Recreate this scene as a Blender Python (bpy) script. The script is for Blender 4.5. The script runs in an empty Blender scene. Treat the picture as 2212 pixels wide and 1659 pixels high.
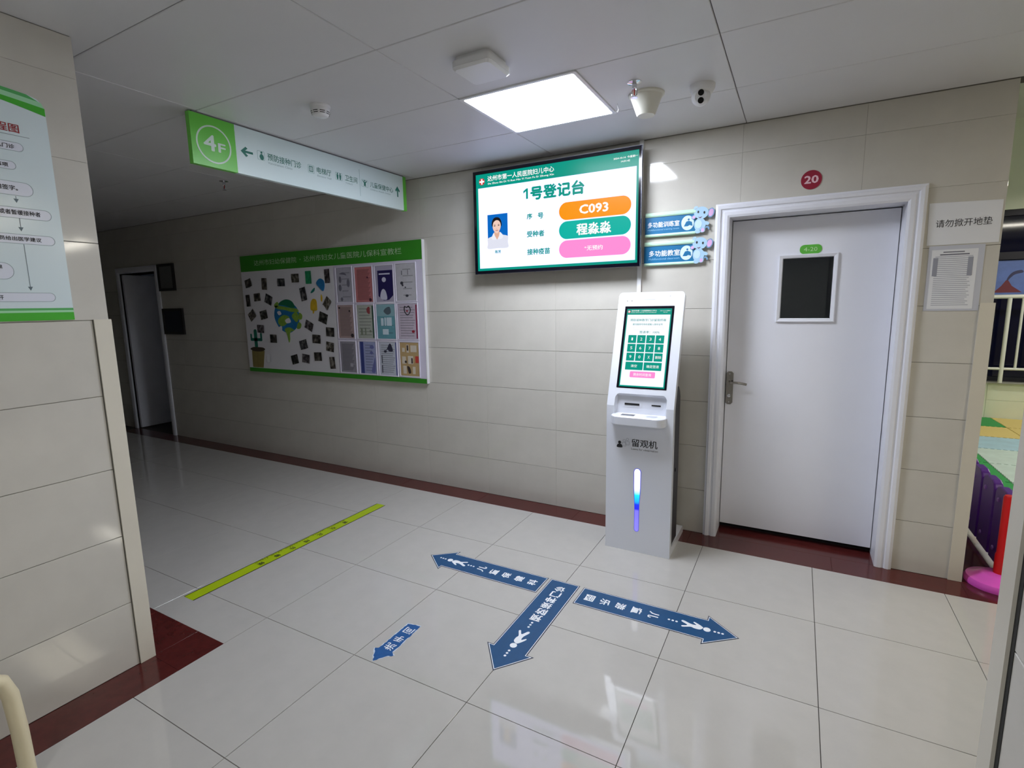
import bpy, bmesh, math, random
from mathutils import Vector, Matrix

random.seed(7)
S = bpy.context.scene
COL = S.collection

# ------------------------------------------------------------------ camera, world, exposure
W_PX = 2212.0
F_PX = 1115.077
cam_d = bpy.data.cameras.new('camera')
cam_d.sensor_width = 36.0
cam_d.lens = F_PX / W_PX * 36.0
cam_d.clip_start = 0.02
cam = bpy.data.objects.new('camera', cam_d)
COL.objects.link(cam)
RR = ((0.87607352, 0.48188301, -0.01685097), (0.05817184, -0.14032086, -0.98839572), (-0.47865565, 0.86492706, -0.15096341))
m = Matrix.Identity(4)
for i in range(3):
    m[i][0] = RR[0][i]
    m[i][1] = -RR[1][i]
    m[i][2] = -RR[2][i]
m[0][3], m[1][3], m[2][3] = 2.24751, -3.45732, 1.52873
cam.matrix_world = m
S.camera = cam

wd = bpy.data.worlds.new('night')
S.world = wd
wd.use_nodes = True
wd.node_tree.nodes['Background'].inputs[0].default_value = (0.5, 0.6, 0.8, 1)
wd.node_tree.nodes['Background'].inputs[1].default_value = 0.01

S.view_settings.view_transform = 'Standard'
S.view_settings.look = 'None'
S.view_settings.exposure = 0.0
S.view_settings.gamma = 1.0
S.view_settings.use_curve_mapping = False

PANEL_POWER = 43.0        # radiance of the ceiling light's diffuser
PENDANT_POWER = 45.0      # radiance of the play room's pendant lamps
REAR_FILL_POWER = 25.0          # radiance of the unseen fill light added behind the camera
HALL_FILL_POWER = 16.0         # radiance of the unseen fill light added over the hall to the right
SCREEN_WHITE = (1.04, 1.08, 1.8)

# ------------------------------------------------------------------ materials
def lin(c):
    c = c / 255.0
    return c / 12.92 if c <= 0.04045 else ((c + 0.055) / 1.055) ** 2.4

MATS = {}
def M(name, rgb, rough=0.5, spec=0.5, metal=0.0, var=0.0, scale=6.0, bump=0.0, bscale=60.0, coat=0.0, trans=0.0, emit=None, rand=0.0):
    if name in MATS:
        return MATS[name]
    mt = bpy.data.materials.new(name)
    mt.use_nodes = True
    nt = mt.node_tree
    b = nt.nodes['Principled BSDF']
    col = tuple(lin(v) for v in rgb) + (1,)
    b.inputs['Base Color'].default_value = col
    b.inputs['Roughness'].default_value = rough
    b.inputs['Specular IOR Level'].default_value = spec
    b.inputs['Metallic'].default_value = metal
    b.inputs['Coat Weight'].default_value = coat
    b.inputs['Coat Roughness'].default_value = 0.05
    b.inputs['Transmission Weight'].default_value = trans
    if emit:
        b.inputs['Emission Color'].default_value = (emit[0], emit[1], emit[2], 1)
        b.inputs['Emission Strength'].default_value = emit[3] if len(emit) > 3 else 1.0
    if var or bump or rand:
        tc = nt.nodes.new('ShaderNodeTexCoord')
    if var or rand:
        nz = nt.nodes.new('ShaderNodeTexNoise')
        nz.inputs['Scale'].default_value = scale
        nz.inputs['Detail'].default_value = 6
        nz.inputs['Roughness'].default_value = 0.6
        nt.links.new(tc.outputs['Object'], nz.inputs['Vector'])
        mr = nt.nodes.new('ShaderNodeMapRange')
        mr.inputs['From Min'].default_value = 0.3
        mr.inputs['From Max'].default_value = 0.7
        mr.inputs['To Min'].default_value = 1.0 - var
        mr.inputs['To Max'].default_value = 1.0 + var * 0.6
        nt.links.new(nz.outputs['Fac'], mr.inputs['Value'])
        val = mr.outputs['Result']
        if rand:
            oi = nt.nodes.new('ShaderNodeObjectInfo')
            m2 = nt.nodes.new('ShaderNodeMapRange')
            m2.inputs['To Min'].default_value = 1 - rand
            m2.inputs['To Max'].default_value = 1 + rand
            nt.links.new(oi.outputs['Random'], m2.inputs['Value'])
            mm = nt.nodes.new('ShaderNodeMath'); mm.operation = 'MULTIPLY'
            nt.links.new(val, mm.inputs[0]); nt.links.new(m2.outputs['Result'], mm.inputs[1])
            val = mm.outputs[0]
        vm = nt.nodes.new('ShaderNodeVectorMath'); vm.operation = 'SCALE'
        vm.inputs[0].default_value = col[:3]
        nt.links.new(val, vm.inputs['Scale'])
        nt.links.new(vm.outputs['Vector'], b.inputs['Base Color'])
    if bump:
        n2 = nt.nodes.new('ShaderNodeTexNoise')
        n2.inputs['Scale'].default_value = bscale
        n2.inputs['Detail'].default_value = 3
        nt.links.new(tc.outputs['Object'], n2.inputs['Vector'])
        bp = nt.nodes.new('ShaderNodeBump')
        bp.inputs['Strength'].default_value = bump
        bp.inputs['Distance'].default_value = 0.002
        nt.links.new(n2.outputs['Fac'], bp.inputs['Height'])
        nt.links.new(bp.outputs['Normal'], b.inputs['Normal'])
    MATS[name] = mt
    return mt

def glow(name, rgb, k=1.0):                                   # a lit pixel colour of a screen
    c = tuple(lin(v) * k for v in rgb)
    return M(name, (8, 8, 8), rough=0.3, spec=0.12, emit=(c[0], c[1], c[2], 1.0))

wall_tile_m = M('beige_glazed_wall_tile', (203, 199, 190), rough=0.07, var=0.05, scale=5.0, bump=0.03, bscale=9, rand=0.015)
grout_m = M('grout', (138, 134, 126), rough=0.9, var=0.1)
floor_tile_m = M('polished_floor_tile', (188, 185, 180), rough=0.045, spec=0.7, var=0.035, scale=9.0, rand=0.012)
floor_grout_m = M('floor_grout', (78, 75, 71), rough=0.9)
border_m = M('dark_red_stone', (84, 33, 31), rough=0.16, var=0.22, scale=22.0, rand=0.06)
ceil_m = M('ceiling_panel_white', (216, 215, 216), rough=0.45, var=0.02, scale=2.0)
ceil_gap_m = M('ceiling_gap', (90, 88, 86), rough=0.9)
plaster_m = M('painted_plaster', (205, 206, 198), rough=0.7, var=0.03)
guard_m = M('cream_corner_guard', (214, 208, 193), rough=0.35, var=0.02)
door_m = M('door_white_paint', (234, 235, 243), rough=0.3, var=0.015, scale=3)
white_m = M('white_plastic', (232, 232, 233), rough=0.3)
white_gloss_m = M('white_gloss_plastic', (228, 231, 240), rough=0.18, coat=0.3)
black_m = M('black_plastic', (14, 14, 18), rough=0.35)
navy_bezel_m = M('black_glass_bezel', (6, 6, 20), rough=0.12)
steel_m = M('brushed_steel', (150, 145, 138), rough=0.22, metal=1.0)
chrome_m = M('chrome', (215, 215, 220), rough=0.08, metal=1.0)
dark_m = M('dark_slot', (10, 10, 12), rough=0.6)
paper_m = M('white_paper', (226, 227, 231), rough=0.7)
ink_m = M('black_ink', (28, 28, 34), rough=0.6)
white_ink_m = M('white_ink', (235, 238, 242), rough=0.5)

# ------------------------------------------------------------------ mesh helpers
class F:                                                        # a drawing plane: a along u, b along v, d out along n
    def __init__(s, o, u, v):
        s.o = Vector(o); s.u = Vector(u).normalized(); s.v = Vector(v).normalized(); s.n = s.u.cross(s.v)
    def p(s, a, b, d=0.0):
        return s.o + s.u * a + s.v * b + s.n * d

BACK = F((0, 0, 0), (1, 0, 0), (0, 0, 1))                       # wall behind the screen: a = x, b = z, d towards the room
PIL = F((-0.2, 0, 0), (0, 1, 0), (0, 0, 1))                     # pillar wall on the left: a = y
FLO = F((0, 0, 0), (1, 0, 0), (0, 1, 0))

class MB:
    def __init__(s):
        s.v = []; s.f = []; s.sm = []
    def add(s, verts, faces, smooth=False):
        k = len(s.v)
        s.v += [tuple(q) for q in verts]
        s.f += [tuple(i + k for i in fc) for fc in faces]
        s.sm += [smooth] * len(faces)
        return s
    def box(s, x0, x1, y0, y1, z0, z1, c=0.0):
        if c <= 0:
            v = [(x, y, z) for x in (x0, x1) for y in (y0, y1) for z in (z0, z1)]
            return s.add(v, [(0, 1, 3, 2), (4, 6, 7, 5), (0, 4, 5, 1), (2, 3, 7, 6), (0, 2, 6, 4), (1, 5, 7, 3)])
        bm = bmesh.new()
        bmesh.ops.create_cube(bm, size=1.0)
        for q in bm.verts:
            q.co = Vector((x0 + (q.co.x + .5) * (x1 - x0), y0 + (q.co.y + .5) * (y1 - y0), z0 + (q.co.z + .5) * (z1 - z0)))
        bmesh.ops.bevel(bm, geom=list(bm.edges), offset=c, segments=2, profile=0.6, affect='EDGES')
        bm.verts.index_update()
        s.add([q.co.copy() for q in bm.verts], [[q.index for q in fc.verts] for fc in bm.faces])
        bm.free()
        return s
    def prism(s, fr, out, d0, d1, smooth=False):
        n = len(out)
        v = [fr.p(a, b, d0) for a, b in out] + [fr.p(a, b, d1) for a, b in out]
        s.add(v, [tuple(range(n - 1, -1, -1)), tuple(range(n, 2 * n))])
        return s.add(v, [(i, (i + 1) % n, n + (i + 1) % n, n + i) for i in range(n)], smooth)
    def ring(s, fr, out, inn, d0, d1):                          # outline with a matching inner outline
        n = len(out)
        v = [fr.p(a, b, d) for d in (d0, d1) for L in (out, inn) for a, b in L]
        fc = []
        for i in range(n):
            j = (i + 1) % n
            fc += [(2 * n + i, 2 * n + j, 3 * n + j, 3 * n + i), (i, n + i, n + j, j), (i, j, 2 * n + j, 2 * n + i), (n + j, n + i, 3 * n + i, 3 * n + j)]
        return s.add(v, fc)
    def lathe(s, org, axis, prof, n=28, ref=None, smooth=True):   # prof: (radius, height along axis)
        ax = Vector(axis).normalized()
        e1 = ax.orthogonal().normalized() if ref is None else Vector(ref)
        e2 = ax.cross(e1)
        v = []
        for r, h in prof:
            for k in range(n):
                t = 2 * math.pi * k / n
                v.append(Vector(org) + ax * h + (e1 * math.cos(t) + e2 * math.sin(t)) * r)
        fc = [(i * n + k, i * n + (k + 1) % n, (i + 1) * n + (k + 1) % n, (i + 1) * n + k) for i in range(len(prof) - 1) for k in range(n)]
        s.add(v, fc, smooth)
        if prof[0][0] > 1e-6: s.add(v[:n], [tuple(range(n - 1, -1, -1))])
        if prof[-1][0] > 1e-6: s.add(v[-n:], [tuple(range(n))])
        return s
    def tube(s, pts, r, n=10, flat=None):
        pts = [Vector(q) for q in pts]
        v = []; up = None
        for i, q in enumerate(pts):
            d = ((pts[i + 1] - q) if i == 0 else (q - pts[i - 1]) if i == len(pts) - 1 else (pts[i + 1] - pts[i - 1])).normalized()
            if up is None: up = d.orthogonal().normalized() if flat is None else Vector(flat)
            up = (up - d * up.dot(d)).normalized()
            sd = d.cross(up)
            ra, rb = (r, r) if not isinstance(r, tuple) else r
            for k in range(n):
                t = 2 * math.pi * k / n
                v.append(q + up * math.cos(t) * ra + sd * math.sin(t) * rb)
        m_ = len(pts)
        s.add(v, [(i * n + k, i * n + (k + 1) % n, (i + 1) * n + (k + 1) % n, (i + 1) * n + k) for i in range(m_ - 1) for k in range(n)], True)
        return s.add(v[:n] + v[-n:], [tuple(range(n - 1, -1, -1)), tuple(range(n, 2 * n))])
    def mesh(s, name, mat):
        me = bpy.data.meshes.new(name)
        me.from_pydata(s.v, [], s.f)
        bm = bmesh.new(); bm.from_mesh(me)
        bmesh.ops.remove_doubles(bm, verts=bm.verts, dist=1e-5)
        bmesh.ops.recalc_face_normals(bm, faces=bm.faces)
        bm.to_mesh(me); bm.free()
        if any(s.sm):
            try:
                me.polygons.foreach_set('use_smooth', [True] * len(me.polygons))
                me.set_sharp_from_angle(angle=math.radians(38))
            except Exception:
                pass
        me.materials.append(mat)
        return me

def attach(o, parent):
    if parent is not None:
        o.parent = parent
        o.matrix_parent_inverse = Matrix.Translation(-parent_world(parent))

def parent_world(p):
    v = Vector(p.location)
    q = p.parent
    if q is not None and 'mesh_space' not in p:
        v = v
    return v

def put(name, me, parent=None):
    o = bpy.data.objects.new(name, me)
    COL.objects.link(o)
    attach(o, parent)
    return o

def obj(name, mb, mat, parent=None):
    return put(name, mb.mesh(name, mat), parent)

def thing(name, label, cat, loc=(0, 0, 0), group=None):
    o = bpy.data.objects.new(name, None)
    o.empty_display_size = 0.05
    COL.objects.link(o)
    o.location = loc
    return tag(o, label, cat, group)

def tag(o, label, cat, group=None):
    o['label'] = label; o['category'] = cat
    if group: o['group'] = group
    return o

def struct(name, mb, mat, label=None):
    o = obj(name, mb, mat)
    o['kind'] = 'structure'
    if label: o['label'] = label
    return o

def rect(a0, a1, b0, b1):
    return [(a0, b0), (a1, b0), (a1, b1), (a0, b1)]

def rrect(a0, a1, b0, b1, r, n=5):
    if not isinstance(r, (tuple, list)): r = (r,) * 4           # bl, br, tr, tl
    out = []
    for (cx, cy, rr, t0) in ((a0 + r[0], b0 + r[0], r[0], 180), (a1 - r[1], b0 + r[1], r[1], 270), (a1 - r[2], b1 - r[2], r[2], 0), (a0 + r[3], b1 - r[3], r[3], 90)):
        if rr <= 1e-6:
            out.append((cx, cy)); continue
        for k in range(n + 1):
            t = math.radians(t0 + 90.0 * k / n)
            out.append((cx + rr * math.cos(t), cy + rr * math.sin(t)))
    return out

def ell(a, b, ra, rb=None, n=24, rot=0.0):
    rb = ra if rb is None else rb
    c, s_ = math.cos(math.radians(rot)), math.sin(math.radians(rot))
    out = []
    for k in range(n):
        t = 2 * math.pi * k / n
        x, y = ra * math.cos(t), rb * math.sin(t)
        out.append((a + x * c - y * s_, b + x * s_ + y * c))
    return out

def blob(pts, n=4):                                              # smooth closed outline through points
    out = []
    k = len(pts)
    for i in range(k):
        p0, p1, p2, p3 = pts[i - 1], pts[i], pts[(i + 1) % k], pts[(i + 2) % k]
        for j in range(n):
            t = j / n
            out.append(tuple(0.5 * (2 * p1[q] + (p2[q] - p0[q]) * t + (2 * p0[q] - 5 * p1[q] + 4 * p2[q] - p3[q]) * t * t + (3 * p1[q] - p0[q] - 3 * p2[q] + p3[q]) * t ** 3) for q in (0, 1)))
    return out

def plate(name, fr, outs, d0, d1, mat, parent=None):
    if outs and not isinstance(outs[0][0], (tuple, list)): outs = [outs]
    return [obj(name, MB().prism(fr, o, d0, d1), mat, parent) for o in outs][0]

TX = {}
LAY = {}
def glyphs(body, bold=0.0):
    key = (body, bold)
    if key in TX: return TX[key]
    cu = bpy.data.curves.new('t', 'FONT')
    cu.body = body; cu.size = 1.0; cu.resolution_u = 2
    o = bpy.data.objects.new('t', cu)
    COL.objects.link(o)
    dg = bpy.context.evaluated_depsgraph_get()
    me = bpy.data.meshes.new_from_object(o.evaluated_get(dg))
    vs = [(v.co.x, v.co.y) for v in me.vertices]
    fs = [tuple(p.vertices) for p in me.polygons]
    bpy.data.objects.remove(o); bpy.data.curves.remove(cu); bpy.data.meshes.remove(me)
    if vs and bold:                                              # heavier strokes: the outline repeated at small shifts
        nv, b_ = len(vs), bold * 1.45
        LAY[key] = nv
        v0, f0 = list(vs), list(fs)
        for q, (dx, dy) in enumerate(((b_, 0), (-b_, 0), (0, b_), (0, -b_))):
            vs += [(x + dx, y + dy) for x, y in v0]
            fs += [tuple(i + nv * (q + 1) for i in f) for f in f0]
    if vs:
        x0, x1 = min(v[0] for v in vs), max(v[0] for v in vs)
        y0, y1 = min(v[1] for v in vs), max(v[1] for v in vs)
        vs = [((x - x0) / max(x1 - x0, 1e-6), (y - y0) / max(y1 - y0, 1e-6)) for x, y in vs]
        asp = (x1 - x0) / max(y1 - y0, 1e-6)
    else:
        asp = 1
    TX[key] = (vs, fs, asp)
    return TX[key]

def text(name, fr, items, d, mat, parent=None, bold=0.0):        # items: (words, a0, a1, b0, b1), a1 None keeps the aspect
    res = None
    for (w, a0, a1, b0, b1) in items:                            # one object for each run of words
        vs, fs, asp = glyphs(w, bold)
        if a1 is None: a1 = a0 + asp * (b1 - b0)
        me = bpy.data.meshes.new(name)
        lay = LAY.get((w, bold), len(vs) + 1)
        me.from_pydata([tuple(fr.p(a0 + x * (a1 - a0), b0 + y * (b1 - b0), d + 0.00004 * (i // lay))) for i, (x, y) in enumerate(vs)], [], fs)
        me.materials.append(mat)
        res = put(name, me, parent)
    return res

TILE = {}
def tiles(parent, name, fr, aa, bb, gap, d0, d1, mat, holes=(), skip=None, ch=0.0012, thin=None):
    ga, gap = gap if isinstance(gap, tuple) else (gap, gap)
    for i in range(len(aa) - 1):
        for j in range(len(bb) - 1):
            if skip and skip((aa[i] + aa[i + 1]) / 2, (bb[j] + bb[j + 1]) / 2): continue
            g0, g1 = [(0.0005 if thin is not None and q > thin else gap) / 2 for q in (bb[j], bb[j + 1])]
            rs = [(aa[i] + ga / 2, aa[i + 1] - ga / 2, bb[j] + g0, bb[j + 1] - g1)]
            for (h0, h1, k0, k1) in holes:
                nr = []
                for (a0, a1, b0, b1) in rs:
                    if h1 <= a0 or h0 >= a1 or k1 <= b0 or k0 >= b1:
                        nr.append((a0, a1, b0, b1)); continue
                    if h0 > a0: nr.append((a0, h0, b0, b1))
                    if h1 < a1: nr.append((h1, a1, b0, b1))
                    m0, m1 = max(a0, h0), min(a1, h1)
                    if k0 > b0: nr.append((m0, m1, b0, k0))
                    if k1 < b1: nr.append((m0, m1, k1, b1))
                rs = nr
            rs = [r for r in rs if r[1] - r[0] > 0.012 and r[3] - r[2] > 0.012]
            if not rs: continue
            a00, b00 = rs[0][0], rs[0][2]
            key = (name, mat.name, tuple(tuple(round(v, 4) for v in (r[0] - a00, r[1] - a00, r[2] - b00, r[3] - b00)) for r in rs), tuple(round(q, 2) for q in fr.n), d1, g0, g1)
            if key not in TILE:
                mb = MB()
                f0 = F((0, 0, 0), fr.u, fr.v)
                for (a0, a1, b0, b1) in rs:
                    a0 -= a00; a1 -= a00; b0 -= b00; b1 -= b00
                    cg = min(ch, ga)
                    v = [f0.p(a, b, d0) for a, b in rect(a0, a1, b0, b1)] + [f0.p(a, b, d1 - ch) for a, b in rect(a0, a1, b0, b1)] + [f0.p(a, b, d1) for a, b in rect(a0 + cg, a1 - cg, b0 + min(ch, 4 * g0), b1 - min(ch, 4 * g1))]
                    fc = [(8, 9, 10, 11)]
                    for q in range(4):
                        e = (q + 1) % 4
                        fc += [(q, e, 4 + e, 4 + q), (4 + q, 4 + e, 8 + e, 8 + q)]
                    mb.add(v, fc)
                TILE[key] = mb.mesh(name, mat)
            o = bpy.data.objects.new(name, TILE[key])
            COL.objects.link(o)
            o.parent = parent
            o.location = fr.p(a00, b00, 0)

def seq(a, b, step, off):                                        # joint positions clipped to a..b
    k = math.ceil((a - off) / step + 1e-6)
    out = [a]
    while off + k * step < b - 1e-6:
        out.append(off + k * step); k += 1
    return out + [b]

# ------------------------------------------------------------------ the setting
ZC = 2.55
DX0, DX1, DZ1 = 1.846, 2.716, 2.027                              # opening of the near door
FX0, FX1, FZ1 = -5.33, -4.50, 2.0                                # far doorway in the corridor

floor = struct('floor', MB().box(-7.2, 10.2, -6.4, 5.4, -0.12, -0.004), floor_grout_m, 'floor of pale polished square tiles with a dark red border')
def floor_skip(a, b):
    return (a < -0.6 and b < -2.6) or (a > 3.3 and b < -2.3)
ys = [-6.175 + 0.6 * k for k in range(10)] + [-0.188]
xs = seq(-6.6, 7.2, 0.6, 0.0)
tiles(floor, 'floor_tile', FLO, xs, ys, 0.0028, -0.01, 0.0, floor_tile_m, ch=0.0002, holes=((-7, -0.0, -6.4, -2.2), (2.631, 8, -6.4, -2.184)), skip=floor_skip)
tiles(floor, 'floor_tile', FLO, seq(3.29, 7.2, 0.6, 3.29), seq(-0.188, 5.12, 0.6, 0.012), 0.0028, -0.01, 0.0, floor_tile_m, ch=0.0002)
# dark red border pieces
tiles(floor, 'border_tile', FLO, seq(-5.33, 3.1, 0.8, 0.1), [-0.188, 0.0], 0.0015, -0.01, 0.0002, border_m, ch=0.0002)
tiles(floor, 'border_tile', FLO, [DX0 - 0.02, DX1 + 0.02], [0.0, 0.2], 0.0015, -0.01, 0.0002, border_m, ch=0.0002)
tiles(floor, 'border_tile', FLO, [3.1, 3.29], seq(0.0, 3.2, 0.8, 0.0), 0.0015, -0.01, 0.0002, border_m, ch=0.0002)
tiles(floor, 'border_tile', FLO, seq(-6.6, -0.2, 0.8, -0.2), [-2.4, -2.2], 0.0015, -0.01, 0.0002, border_m, ch=0.0002, skip=lambda a, b: a > -0.25)
tiles(floor, 'border_tile', FLO, [-0.2, 0.0], seq(-5.6, -2.4, 0.8, -2.4), 0.0015, -0.01, 0.0002, border_m, ch=0.0002)
g = 0.0008
for o_ in ([(-0.2 - 0, -2.4 + g), (0.0 - g, -2.2), (-0.2, -2.2)], [(-0.2 + g, -2.4), (0.0, -2.4), (0.0, -2.2 - g)]):
    plate('border_tile', FLO, o_, -0.01, 0.0002, border_m, floor)
for o_ in ([(3.1, 0.0 - g), (3.1, -0.188), (3.29 - 2 * g, -0.188)], [(3.1 + g, 0.0), (3.29, -0.188 + g), (3.29, 0.0)]):
    plate('border_tile', FLO, o_, -0.01, 0.0002, border_m, floor)

wb = MB()
for (x0, x1, z0, z1) in ((-7.2, FX0, 0, ZC + 0.1), (FX0, FX1, FZ1, ZC + 0.1), (FX1, DX0 - 0.012, 0, ZC + 0.1), (DX0 - 0.012, DX1 + 0.012, DZ1 + 0.012, ZC + 0.1), (DX1 + 0.012, 3.097, 0, ZC + 0.1)):
    wb.box(x0, x1, 0.003, 0.25, z0, z1)
wall_back = struct('wall_back', wb, grout_m, 'beige tiled wall with the screen, the notice board and the door')
tiles(wall_back, 'wall_tile', BACK, seq(-6.0, 3.1, 0.6, 0.105), [0.0, 0.297, 0.595, 0.892, 1.189, 1.487, 1.784, 2.085, 2.39, ZC - 0.003], (0.0005, 0.0024), -0.006, 0.0, wall_tile_m, thin=1.9, holes=((DX0 - 0.012, DX1 + 0.012, -1, DZ1 + 0.012), (FX0 - 0.03, FX1 + 0.03, -1, FZ1 + 0.03)))

wall_left = struct('wall_left', MB().box(-7.2, -0.203, -6.4, -2.403, 0, ZC), grout_m, 'pale tiled pillar wall beside the corridor mouth')
tiles(wall_left, 'wall_tile', PIL, [-5.4, -4.8, -4.2, -3.6, -3.0, -2.4], [0.0, 0.292, 0.592, 0.885, 1.192, 1.497, 1.797, 2.1, 2.4, ZC - 0.003], (0.0005, 0.0024), -0.006, 0.0, wall_tile_m, thin=1.9)
COR = F((0, -2.4, 0), (-1, 0, 0), (0, 0, 1))
tiles(wall_left, 'wall_tile', COR, seq(0.2, 4.4, 0.6, 0.26), [0.0, 0.292, 0.592, 0.885, 1.192, 1.497, 1.797, 2.1, 2.4, ZC - 0.003], (0.0005, 0.0024), -0.006, 0.0, wall_tile_m, thin=1.9)

RXW, RYW = 2.631, -2.184
wall_right = struct('wall_right', MB().box(RXW + 0.003, 10.2, -6.4, RYW - 0.003, 0, ZC), grout_m, 'pale tiled pillar edge at the right border of the picture')
RGT = F((RXW, 0, 0), (0, -1, 0), (0, 0, 1))
tiles(wall_right, 'wall_tile', RGT, seq(-RYW, 4.6, 0.6, -RYW + 0.06), [0.0, 0.292, 0.592, 0.885, 1.192, 1.497, 1.797, 2.1, 2.4, ZC - 0.003], (0.0005, 0.0024), -0.006, 0.0, wall_tile_m, thin=1.9)

struct('wall_rear', MB().box(-0.2, RXW, -6.4, -6.25, 0, ZC), plaster_m)
struct('wall_corridor_end', MB().box(-7.2, -7.05, -2.4, 0.0, 0, ZC), plaster_m)
struct('wall_hall_end', MB().box(10.0, 10.2, RYW, 5.4, 0, 3.6), plaster_m)
struct('wall_side_room', MB().box(2.9, 3.097, 0.25, 5.15, 0, 3.6), plaster_m)
struct('wall_bulkhead', MB().box(3.1, 10.0, 0.0, 0.12, ZC + 0.1, 3.7), plaster_m)
wfar = MB()
wfar.box(3.1, 10.0, 5.12, 5.4, 0, 0.47)
wfar.box(3.1, 10.0, 5.12, 5.4, 2.57, 3.6)
wfar.box(3.1, 3.6, 5.12, 5.4, 0.47, 2.57)
wfar.box(8.6, 10.0, 5.12, 5.4, 0.47, 2.57)
play_wall_m = M('pale_green_white_wall', (222, 228, 212), rough=0.4, var=0.02)
wall_far = struct('wall_far', wfar, play_wall_m, 'pale low wall under the play room window')
FAR = F((0, 5.12, 0), (1, 0, 0), (0, 0, 1))
tiles(wall_far, 'wall_tile', FAR, seq(3.6, 6.6, 0.45, 3.95), [0.0, 0.235, 0.468], 0.003, -0.002, 0.006, play_wall_m)
struct('ceiling_play_room', MB().box(3.0, 10.2, 0.0, 5.4, 3.6, 3.7), plaster_m)

ceiling = struct('ceiling', MB().box(-7.2, 10.2, -6.4, 0.12, ZC + 0.006, ZC + 0.1), ceil_gap_m, 'white panel ceiling with dark joints')
CEI = F((0, 0, ZC), (1, 0, 0), (0, -1, 0))                       # a = x, b = -y, d downwards
LX0, LX1, LY0, LY1 = 0.698, 1.322, -1.160, -0.560
tiles(ceiling, 'ceiling_panel', CEI, seq(-7.0, 9.2, 1.222, 0.696), [0.0, 0.57] + [1.1605 + 0.579 * k for k in range(9)], 0.0035, -0.008, 0.0, ceil_m, holes=((LX0, LX1, 0.5705, -LY0),), skip=lambda a, b: (a < -0.8 and b > 2.7) or (a > 3.2 and b > 2.5), ch=0.0025)

def guard(name, cx, cy, sx, sy, z1=1.5, w=0.053):               # L-shaped corner guard: cx, cy corner; sx, sy point into the wall
    t = 0.007
    f = F((0, 0, 0), (1, 0, 0), (0, 1, 0))
    pts = [(cx - sx * t, cy - sy * t), (cx + sx * w, cy - sy * t), (cx + sx * w, cy), (cx, cy), (cx, cy + sy * w), (cx - sx * t, cy + sy * w)]
    return struct(name, MB().prism(f, pts, 0.001, z1), guard_m, 'cream corner guard strip')
guard('trim_1', -0.2, -2.4, -1, -1)
guard('trim_2', 3.1, 0.0, -1, 1)
guard('trim_3', RXW, RYW, 1, -1, w=0.06)

gap_shade_m = M('dark_gap_shade', (34, 33, 30), rough=0.8)  # shade in the gap beside the corner guard, painted as a dark strip
plate('gap_shade_strip', RGT, rect(-RYW + 0.061, -RYW + 0.078, 0.0, 1.5), 0.0, 0.001, gap_shade_m, wall_right)
plate('gap_shade_strip', PIL, rect(-2.4565, -2.4535, 0.0, 1.5), 0.0, 0.0008, M('grey_gap_shade', (96, 94, 88), rough=0.8), wall_left)  # the left guard's thin shadow line, painted in grey

# ------------------------------------------------------------------ near door
def sweep_frame(fr, corners, prof, closed=False):               # prof: (outward offset, depth)
    mb = MB()
    n = len(corners)
    rings = []
    for i, (a, b) in enumerate(corners):
        prv = corners[i - 1] if (i > 0 or closed) else None
        nxt = corners[(i + 1) % n] if (i < n - 1 or closed) else None
        def nrm(p, q):
            dx, dy = q[0] - p[0], q[1] - p[1]
            l = math.hypot(dx, dy)
            return (-dy / l, dx / l)
        ns = ([nrm(prv, (a, b))] if prv else []) + ([nrm((a, b), nxt)] if nxt else [])
        ox, oy = sum(q[0] for q in ns), sum(q[1] for q in ns)
        if len(ns) == 2:
            k = 2.0 / (ox * ox + oy * oy)
            ox, oy = ox * k, oy * k
        rings.append([fr.p(a + ox * o, b + oy * o, d) for o, d in prof])
    k = len(prof)
    v = [q for r in rings for q in r]
    fc = []
    for i in range(n if closed else n - 1):
        j = (i + 1) % n
        for q in range(k):
            e = (q + 1) % k
            fc.append((i * k + q, i * k + e, j * k + e, j * k + q))
    if not closed:
        fc += [tuple(range(k)), tuple((n - 1) * k + q for q in range(k))]
    return mb.add(v, fc)

d1 = bpy.data.objects.new('door_1', None); COL.objects.link(d1); d1.location = (2.28, 0.1, 0)
d1['kind'] = 'structure'; d1['label'] = 'white door with a small dark window and steel lever handle'
TP = [(0.0, -0.19), (0.0, 0.014), (0.012, 0.02), (0.03, 0.02), (0.036, 0.015), (0.044, 0.015), (0.05, 0.022), (0.066, 0.024), (0.072, 0.018), (0.08, 0.016), (0.082, 0.0), (0.02, 0.0), (0.02, -0.19)]
obj('door_frame', sweep_frame(BACK, [(DX0 + 0.006, 0.001), (DX0 + 0.006, DZ1), (DX1 - 0.004, DZ1), (DX1 - 0.004, 0.001)], TP), door_m, d1)
DOR = F((0, 0.15, 0), (1, 0, 0), (0, 0, 1))
wx0, wx1, wz0, wz1 = 2.147, 2.409, 1.421, 1.778                  # glass
lf = MB()
LA, LB, LC, LD = DX0 + 0.01, DX1 - 0.008, 0.04, DZ1 - 0.006
lf.ring(DOR, rect(LA, LB, LC, LD), rect(wx0, wx1, wz0, wz1), -0.04, 0.0)
leaf = obj('leaf', lf, door_m, d1)
obj('window_frame', sweep_frame(DOR, [(wx0, wz0), (wx0, wz1), (wx1, wz1), (wx1, wz0)], [(0.0, -0.02), (0.0, 0.004), (0.004, 0.008), (0.018, 0.013), (0.022, 0.012), (0.022, 0.0), (0.0, 0.0)], closed=True), door_m, leaf)
glass_m = M('dark_window_glass', (200, 205, 210), rough=0.02, trans=1.0)
plate('pane', DOR, rect(wx0 - 0.004, wx1 + 0.004, wz0 - 0.004, wz1 + 0.004), -0.022, -0.016, glass_m, leaf)
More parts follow.
